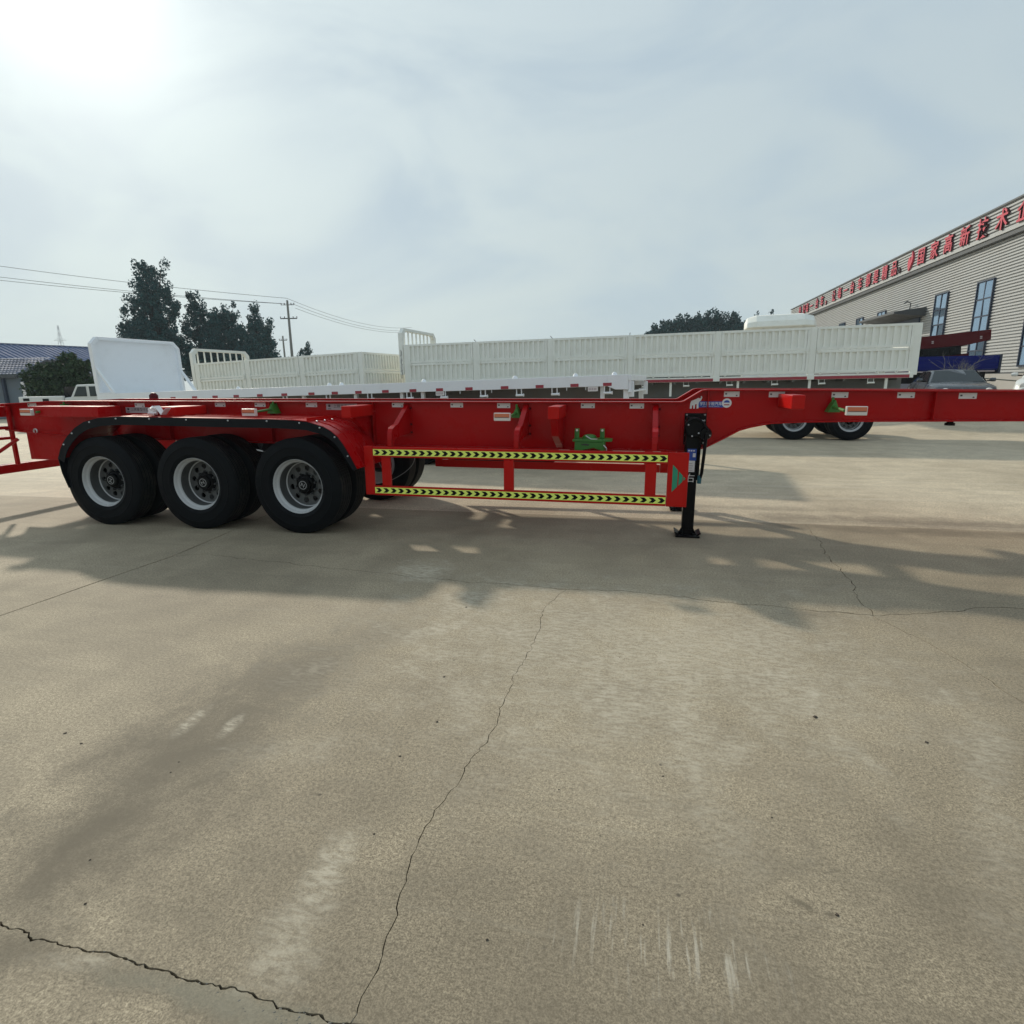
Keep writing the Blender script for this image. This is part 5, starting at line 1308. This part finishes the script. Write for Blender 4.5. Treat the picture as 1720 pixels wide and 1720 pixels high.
# annex sheds with pale tiled roofs
def annex(loc, rz, w, label):
    a = thing('tiled_shed', label, 'shed', loc, (0, 0, R(rz)))
    n = int(w / .22); rows = 9; mb = MB()
    for r_ in range(rows):
        y0 = -.1 + 2.6 * r_ / rows; y1 = -.1 + 2.6 * (r_ + 1) / rows + .04; z0 = 2.52 + 1.05 * r_ / rows; z1 = 2.52 + 1.05 * (r_ + 1) / rows
        for k in range(n):
            x = k * w / n; p = w / n
            mb.add([(x, y0, z0 + .05), (x + p * .5, y0, z0 + .10), (x + p, y0, z0 + .05), (x, y1, z1), (x + p * .5, y1, z1 + .05), (x + p, y1, z1)], [(0, 1, 4, 3), (1, 2, 5, 4)])
    o = mb.obj('tiled_roof', M['paletile'], a); o['kind'] = 'stuff'
    mb = MB(); mb.box(.1, w - .1, .25, 2.4, 0, 2.5); mb.obj('wall', M['shedwall'], a)
    mb = MB(); mb.box(0, w, -.08, .05, 2.36, 2.53); mb.obj('fascia', M['trim'], a)
    for k in range(int(w / 1.7) + 1):
        x = .2 + k * 1.65
        if x < w - .1: mb = MB(); mb.box(x - .07, x + .07, .10, .248, 0, 2.355); mb.obj('pillar', M['winframe'], a)
    for k in range(int(w / 1.7)):
        x = .35 + k * 1.65
        if x + 1.3 < w - .1: mb = MB(); mb.box(x, x + 1.3, .2, .249, .05, 2.2); mb.obj('door', M['plinth'] if False else M['shedwall'], a)
annex((-41.5, 26.3, 0), 8, 6.2, 'pale tiled shed with grey doors at the left edge of the picture')
annex((-33.6, 29.0, 0), 8, 5.0, 'pale tiled shed partly hidden by the white headboard')

def leaves(pts, size, seed, up=0.0):
    """quads scattered round clump centres; pts: (x,y,z,r,n)"""
    g = np.random.default_rng(seed)
    V = []
    for x, y, z, r, n in pts:
        d = g.normal(size=(n, 3)); d /= np.linalg.norm(d, axis=1)[:, None]
        c = np.array([x, y, z]) + d * r * (g.random((n, 1)) ** .45) * np.array([1, 1, 1 + up])
        a = g.normal(size=(n, 3)); a[:, 2] += up * 1.2; a /= np.linalg.norm(a, axis=1)[:, None]
        b = np.cross(a, g.normal(size=(n, 3))); b /= np.linalg.norm(b, axis=1)[:, None]
        s = size * g.uniform(.55, 1.25, (n, 1))
        V.append(np.stack([c - a * s, c + b * s * .6, c + a * s, c - b * s * .6], 1).reshape(-1, 3))
    V = np.concatenate(V)
    nq = len(V) // 4
    me = bpy.data.meshes.new('crown')
    me.vertices.add(len(V)); me.vertices.foreach_set('co', V.ravel())
    me.loops.add(nq * 4); me.loops.foreach_set('vertex_index', np.arange(nq * 4))
    me.polygons.add(nq); me.polygons.foreach_set('loop_start', np.arange(nq) * 4)
    me.update(calc_edges=True); me.validate()
    return me
def tree(name, label, base, h, lobes, trunk, leafsize, mat, seed, clumps=150, lpc=26, cr=.55, up=0.3, group=None, cat='tree', lean=(0, 0)):
    """lobes: (x,y,z,rx,ry,rz) relative to the base"""
    t = thing(name, label, cat, base, group=group)
    g = random.Random(seed)
    vol = [rx * ry * rz for *_, rx, ry, rz in lobes]; tot = sum(vol)
    pts = []
    for (x, y, z, rx, ry, rz), v in zip(lobes, vol):
        for _ in range(max(4, int(clumps * v / tot))):
            d = Vector((g.gauss(0, 1), g.gauss(0, 1), g.gauss(0, 1))).normalized() * (g.random() ** .38)
            pts.append((x + d.x * rx + lean[0] * (z + d.z * rz) / h, y + d.y * ry + lean[1] * (z + d.z * rz) / h, z + d.z * rz, cr * g.uniform(.6, 1.25), int(lpc * g.uniform(.6, 1.3))))
    me = leaves(pts, leafsize, seed, up); me.materials.append(mat)
    link('crown', me, t)
    mb = MB(); top = max(z for _, _, z, *_ in lobes)
    mb.tube([(0, 0, 0), (lean[0] * .3, lean[1] * .3, top * .5), (lean[0] * .9, lean[1] * .9, top * .95)], [trunk, trunk * .7, trunk * .25], 8)
    for x, y, z, *_ in lobes:
        mb.tube([(lean[0] * .2, lean[1] * .2, z * .45), (x * .6 + lean[0] * .4, y * .6, z * .75), (x + lean[0] * z / h, y + lean[1] * z / h, z)], [trunk * .45, trunk * .3, trunk * .1], 6)
    for k in range(0, len(pts), 4):
        p = pts[k]; mb.tube([(p[0] * .35, p[1] * .35, p[2] * .82), (p[0], p[1], p[2])], [trunk * .14, trunk * .04], 4, False)
    mb.obj('trunk', M['bark'], t, smooth=60)
    return t
TL = 'tall broadleaf trees behind the white headboard'
tree('broadleaf_tree', 'tallest dark broadleaf tree of the clump behind the white headboard', (-50.1, 53.2, 0), 14.5,
     [(0, 0, 6, 3.2, 2.6, 3.4), (-1.2, .4, 9.3, 2.2, 2.0, 2.5), (1.3, 0, 10.2, 1.8, 1.8, 2.4), (-.3, 0, 12.6, 1.5, 1.4, 1.6), (1.7, .2, 13.4, .8, .8, .9), (-2.6, 0, 7.6, 1.2, 1.2, 1.6)], .30, .13, M['leafdark'], 11, 420, 80, .46, .35, TL)
tree('broadleaf_tree', 'forked dark tree just right of the tallest tree in the clump', (-47.4, 56.4, 0), 11.8,
     [(0, 0, 5.2, 2.9, 2.4, 3.3), (.3, 0, 8.6, 1.7, 1.6, 1.7), (.1, 0, 10.6, 1.2, 1.1, 1.1), (1.6, 0, 8.2, 1.0, 1.0, 1.2)], .24, .13, M['leafdark'], 12, 250, 80, .44, .35, TL)
tree('broadleaf_tree', 'dense rounded dark tree in the middle of the clump with spiky top', (-45.2, 58.6, 0), 11,
     [(0, 0, 5.2, 3.8, 2.8, 3.3), (-.5, 0, 8.2, 2.0, 1.8, 1.5), (.6, 0, 9.5, .8, .8, 1.4), (-1.4, 0, 9.0, .7, .7, 1.0)], .26, .13, M['leafdark'], 13, 360, 85, .46, .4, TL)
tree('broadleaf_tree', 'dark tree at the right of the clump nearest the utility pole', (-43.6, 61.2, 0), 10.8,
     [(-.2, 0, 5.0, 2.5, 2.0, 3.0), (.2, 0, 8.2, 1.5, 1.4, 1.7), (-.2, 0, 9.8, .8, .8, 1.0)], .22, .13, M['leafdark'], 14, 230, 80, .44, .4, TL)
tree('broadleaf_tree', 'thin sparse tree with gaps at the right end of the clump', (-38.7, 56.0, 0), 8.6,
     [(0, 0, 5.6, .75, .7, 2.2), (.4, 0, 7.9, .6, .5, .6), (-.5, 0, 4.3, .6, .6, 1.4)], .12, .12, M['leafdark'], 15, 60, 50, .34, .3, TL)
tree('sapling', 'small thin tree alone above the cream trailer right of the pole', (-40.3, 65.5, 0), 6.9,
     [(0, 0, 5.6, .9, .8, .9), (.3, 0, 6.3, .5, .5, .5), (-.9, 0, 4.6, .8, .7, .5), (1.2, 0, 5.0, .5, .5, .5)], .09, .13, M['leafdark'], 16, 34, 30, .30, .4)
tree('bushy_tree', 'deep green bushy tree in front of the blue roofed workshop', (-26.6, 22.4, 0), 3.4,
     [(0, 0, 1.75, 1.6, 1.3, 1.05), (.7, 0, 2.5, .9, .8, .75), (-.9, 0, 2.2, .8, .8, .6), (.8, .1, 3.0, .35, .3, .35)], .13, .085, M['leafbush'], 17, 330, 34, .22, .1)
tree('hedge', 'dark green hedge below the blue workshop roof', (-36.5, 30.3, 0), 3.2,
     [(-1.5, 0, 1.7, 2.2, .7, 1.3), (1.5, 0, 1.8, 2.2, .7, 1.4), (3.6, 0, 1.8, 1.5, .7, 1.4)], .08, .12, M['leafbush'], 18, 260, 30, .3, .1, cat='hedge')
# poplar row on the right
PG = 'poplars in the far row beyond the trailers'
# (px offset along the row, height, width)
rowp = [(-.3, 10.2, 1.2), (1.0, 11.6, 1.3), (2.5, 12.6, 1.4), (4.2, 12.9, 1.45), (5.9, 13.1, 1.5), (7.6, 13.4, 1.6), (9.2, 13.2, 1.4), (10.7, 14.0, 1.2), (12.2, 13.2, 1.5), (14.0, 12.9, 1.5), (15.7, 12.3, 1.2), (17.3, 12.2, 1.1)]
names = ['shortest poplar at the left end of the far row', 'second poplar from the left end of the far row', 'third poplar from the left in the far row', 'fourth poplar from the left in the far row', 'fifth poplar from the left in the far row, broad', 'sixth poplar from the left in the far row',
         'seventh poplar from the left in the far row', 'tallest thin poplar with an open top in the far row', 'broad poplar just right of the tallest poplar', 'third poplar from the right end of the far row', 'second poplar from the right end of the far row', 'narrow poplar at the right end of the row, beside the cab deflector']
for i, (x, h, w) in enumerate(rowp):
    open_ = i == 7
    tree('poplar_tree', names[i], (x - 1.0, 107.5 + (i % 3) * .8, 0), h, [(0, 0, h * .42, w * 1.4, w * 1.2, h * .36), (.2, 0, h * .70, w * 1.1, w * 1.0, h * .20), (.5, 0, h * .88, w * .62, w * .6, h * .10)], .18, .24, M['leafpop'], 40 + i, 90 if open_ else 200, 56, .62, .6, PG, lean=(1.5, 0))
rowq = [(21.0, 15.2, 1.0), (24.0, 16.0, 1.5), (26.8, 15.3, .9), (30.2, 15.8, 1.2), (37.0, 16.2, 1.3), (40.0, 17.8, 1.3), (42.2, 17.0, 1.2)]
nq = ['poplar tip just left of the cab deflector top', 'broad dark poplar tip above the cab deflector', 'small poplar tip above the middle of the deflector', 'poplar tip right of the deflector middle', 'poplar tip left of the factory roof end', 'spiky poplar tip touching the factory roof end', 'poplar half hidden behind the factory roof end']
for i, (x, h, w) in enumerate(rowq):
    tree('poplar_tree', nq[i], (x, 134 + (i % 2), 0), h, [(0, 0, h * .5, w, w, h * .38), (.3, 0, h * .86, w * .6, w * .6, h * .14)], .2, .22, M['leafpop'], 70 + i, 80, 36, .5, .9, 'poplars behind the truck cab', lean=(1.2, 0))

# utility poles and wires
def upole(label, base, top, arms, r):
    t = thing('utility_pole', label, 'utility pole', base)
    d = Vector(top) - Vector(base)
    mb = MB(); mb.tube([(0, 0, 0), d], [r * 1.3, r * .8], 12); mb.obj('mast', M['concpole'], t, smooth=60)
    ax = Vector((.97, .22, 0))
    for f, w, th in arms:
        c = d * f; mb = MB(); p, q = c - ax * w, c + ax * w
        mb.tube([p, q], th, 6); a = mb.obj('crossarm', M['trim'], t)
        for e in (-w, -w * .5, w * .55, w):
            m2 = MB(); pc = c + ax * e; m2.lathe([(.03, 0), (.06, .05), (.04, .10), (.06, .15), (.05, .22), (0, .26)], 8, 'z', tuple(pc)); m2.obj('insulator', M['trim'], a, smooth=50)
    return t
upole('taller leaning concrete utility pole carrying the wires above the cream trailer', (-40.95, 63.6, 0), (-42.62, 66.3, 11.9), ((.955, .78, .03), (.82, 1.0, .07), (.42, .95, .05)), .15)
upole('shorter utility pole just left of the taller leaning pole', (-51.3, 77.9, 0), (-52.2, 79.2, 9.0), ((.93, .55, .04), (.6, 1.0, .05)), .14)
def wire(a, b, sag, label, grp='overhead power wires'):
    a, b = Vector(a), Vector(b); mb = MB()
    mb.tube([a.lerp(b, t) - Vector((0, 0, sag * 4 * t * (1 - t))) for t in np.linspace(0, 1, 26)], .022, 4, False)
    mb.obj('power_wire', M['wire'], None, label=label, cat='wire', group=grp)
P0 = Vector((-42.6, 66.25, 11.9))
wire((-82.6, 40.6, 17.0), P0 + Vector((0, 0, .25)), .6, 'topmost wire running left from the tall utility pole')
wire((-82.6, 40.4, 15.6), P0 + Vector((-.7, -.2, -.35)), .6, 'middle wire running left from the tall utility pole')
wire((-82.6, 40.3, 15.0), P0 + Vector((.6, .2, -.45)), .6, 'lowest wire running left from the tall utility pole')
wire(P0 + Vector((0, 0, .25)), (-47.5, 118, 13.4), 1.2, 'topmost wire running right from the tall utility pole')
wire(P0 + Vector((.6, .2, -.4)), (-47.0, 118, 12.9), 1.2, 'middle wire running right from the tall utility pole')
wire(P0 + Vector((.9, .2, -.9)), (-46.6, 118, 12.6), 1.2, 'lowest wire running right from the tall utility pole')
# far lattice tower
tw = thing('lattice_tower', 'faint far lattice pylon above the blue workshop roof', 'pylon', (-398, 340, 0))
mb = MB(); H = 46
def leg(z): return 3.6 * (1 - z / H) ** 1.2 + .25
zs = np.linspace(0, H, 12)
for a, b in zip(zs, zs[1:]):
    for sx, sy in ((1, 1), (1, -1), (-1, -1), (-1, 1)):
        p, q = (sx * leg(a), sy * leg(a), a), (sx * leg(b), sy * leg(b), b)
        mb.tube([p, q], .12, 4, False)
        sx2, sy2 = -sy, sx
        mb.tube([p, (sx2 * leg(b), sy2 * leg(b), b)], .08, 4, False); mb.tube([(sx2 * leg(a), sy2 * leg(a), a), q], .08, 4, False)
for z, w in ((26, 4.5), (31, 5.2), (36, 3.6)):
    mb.tube([(-w, -w * .4, z), (w, w * .4, z)], .14, 4); mb.tube([(-w, -w * .4, z), (0, 0, z + 2)], .09, 4); mb.tube([(w, w * .4, z), (0, 0, z + 2)], .09, 4)
mb.obj('lattice', M['tower'], tw)
# white pole and pickup
wp = MB(); wp.tube([(-31.3, 24.3, 0), (-31.6, 24.5, 2.05)], .075, 10)
wp.obj('white_pole', M['wlabel'], None, smooth=60, label='short white pole standing between the shed and the bushy tree', cat='pole')
pk = thing('pickup_truck', 'white double-cab pickup truck parked under the bushy tree', 'pickup', (-25.2, 19.35, 0), (0, 0, R(13)))
mb = MB(); mb.box(-.1, 1.75, 0, 1.75, .55, 1.36); mb.obj('cargo_bed', M['carwhite'], pk, bevel=.03)
mb = MB(); mb.prism([(1.78, .50), (1.78, 1.30), (2.05, 1.32), (2.35, 1.82), (3.6, 1.84), (4.1, 1.30), (5.1, 1.18), (5.2, .5)], 'y', .02, 1.73); link('car_body', fixn(mb.mesh('car_body', M['carwhite'])), pk, bevel=.05)
for x0, x1, x2, x3 in ((2.2, 2.75, 2.75, 2.42), (2.88, 3.55, 3.45, 2.88)):
    mb = MB(); mb.prism([(x0, 1.34), (x1, 1.34), (x2, 1.74), (x3, 1.74)], 'y', -.004, .006) if False else mb.prism([(x0, 1.34), (x1, 1.34), (x2, 1.74), (x3, 1.74)], 'y', .005, .018); link('side_window', fixn(mb.mesh('side_window', M['carglass'])), pk)
for x in (.85, 4.3):
    for y in (.1, 1.65):
        mb = MB(); mb.lathe([(0, -.11), (.2, -.11), (.33, -.09), (.36, -.06), (.36, .06), (.33, .09), (0, .11)], 24, 'y', (x, y, .36)); mb.obj('wheel', M['rubber'], pk, smooth=40)
mb = MB(); mb.box(.1, .35, -.012, -.001, 1.18, 1.29); mb.box(.9, 1.15, -.012, -.001, 1.08, 1.27); mb.obj('bed_latch', M['black'], pk)
mb = MB(); mb.box(1.76, 1.80, .1, 1.65, 1.3, 1.75); mb.obj('roll_bar', M['black'], pk)
# thin summer haze over the whole yard
mb = MB(); mb.box(-640, 640, -100, 940, -1.03, 48)
hm = bpy.data.materials.new('thin_haze'); hm.use_nodes = True
hm.node_tree.nodes.clear()
pv = hm.node_tree.nodes.new('ShaderNodeVolumePrincipled'); ho = hm.node_tree.nodes.new('ShaderNodeOutputMaterial')
pv.inputs['Color'].default_value = (0.76, 0.89, 0.98, 1); pv.inputs['Density'].default_value = 0.0006; pv.inputs['Anisotropy'].default_value = 0.2
hm.node_tree.links.new(pv.outputs[0], ho.inputs['Volume'])
mb.obj('haze', hm, None, kind='stuff', label='thin pale summer haze that greys the far trees and pylon')
SC.cycles.volume_bounces = 0
print('objects', len(bpy.data.objects))
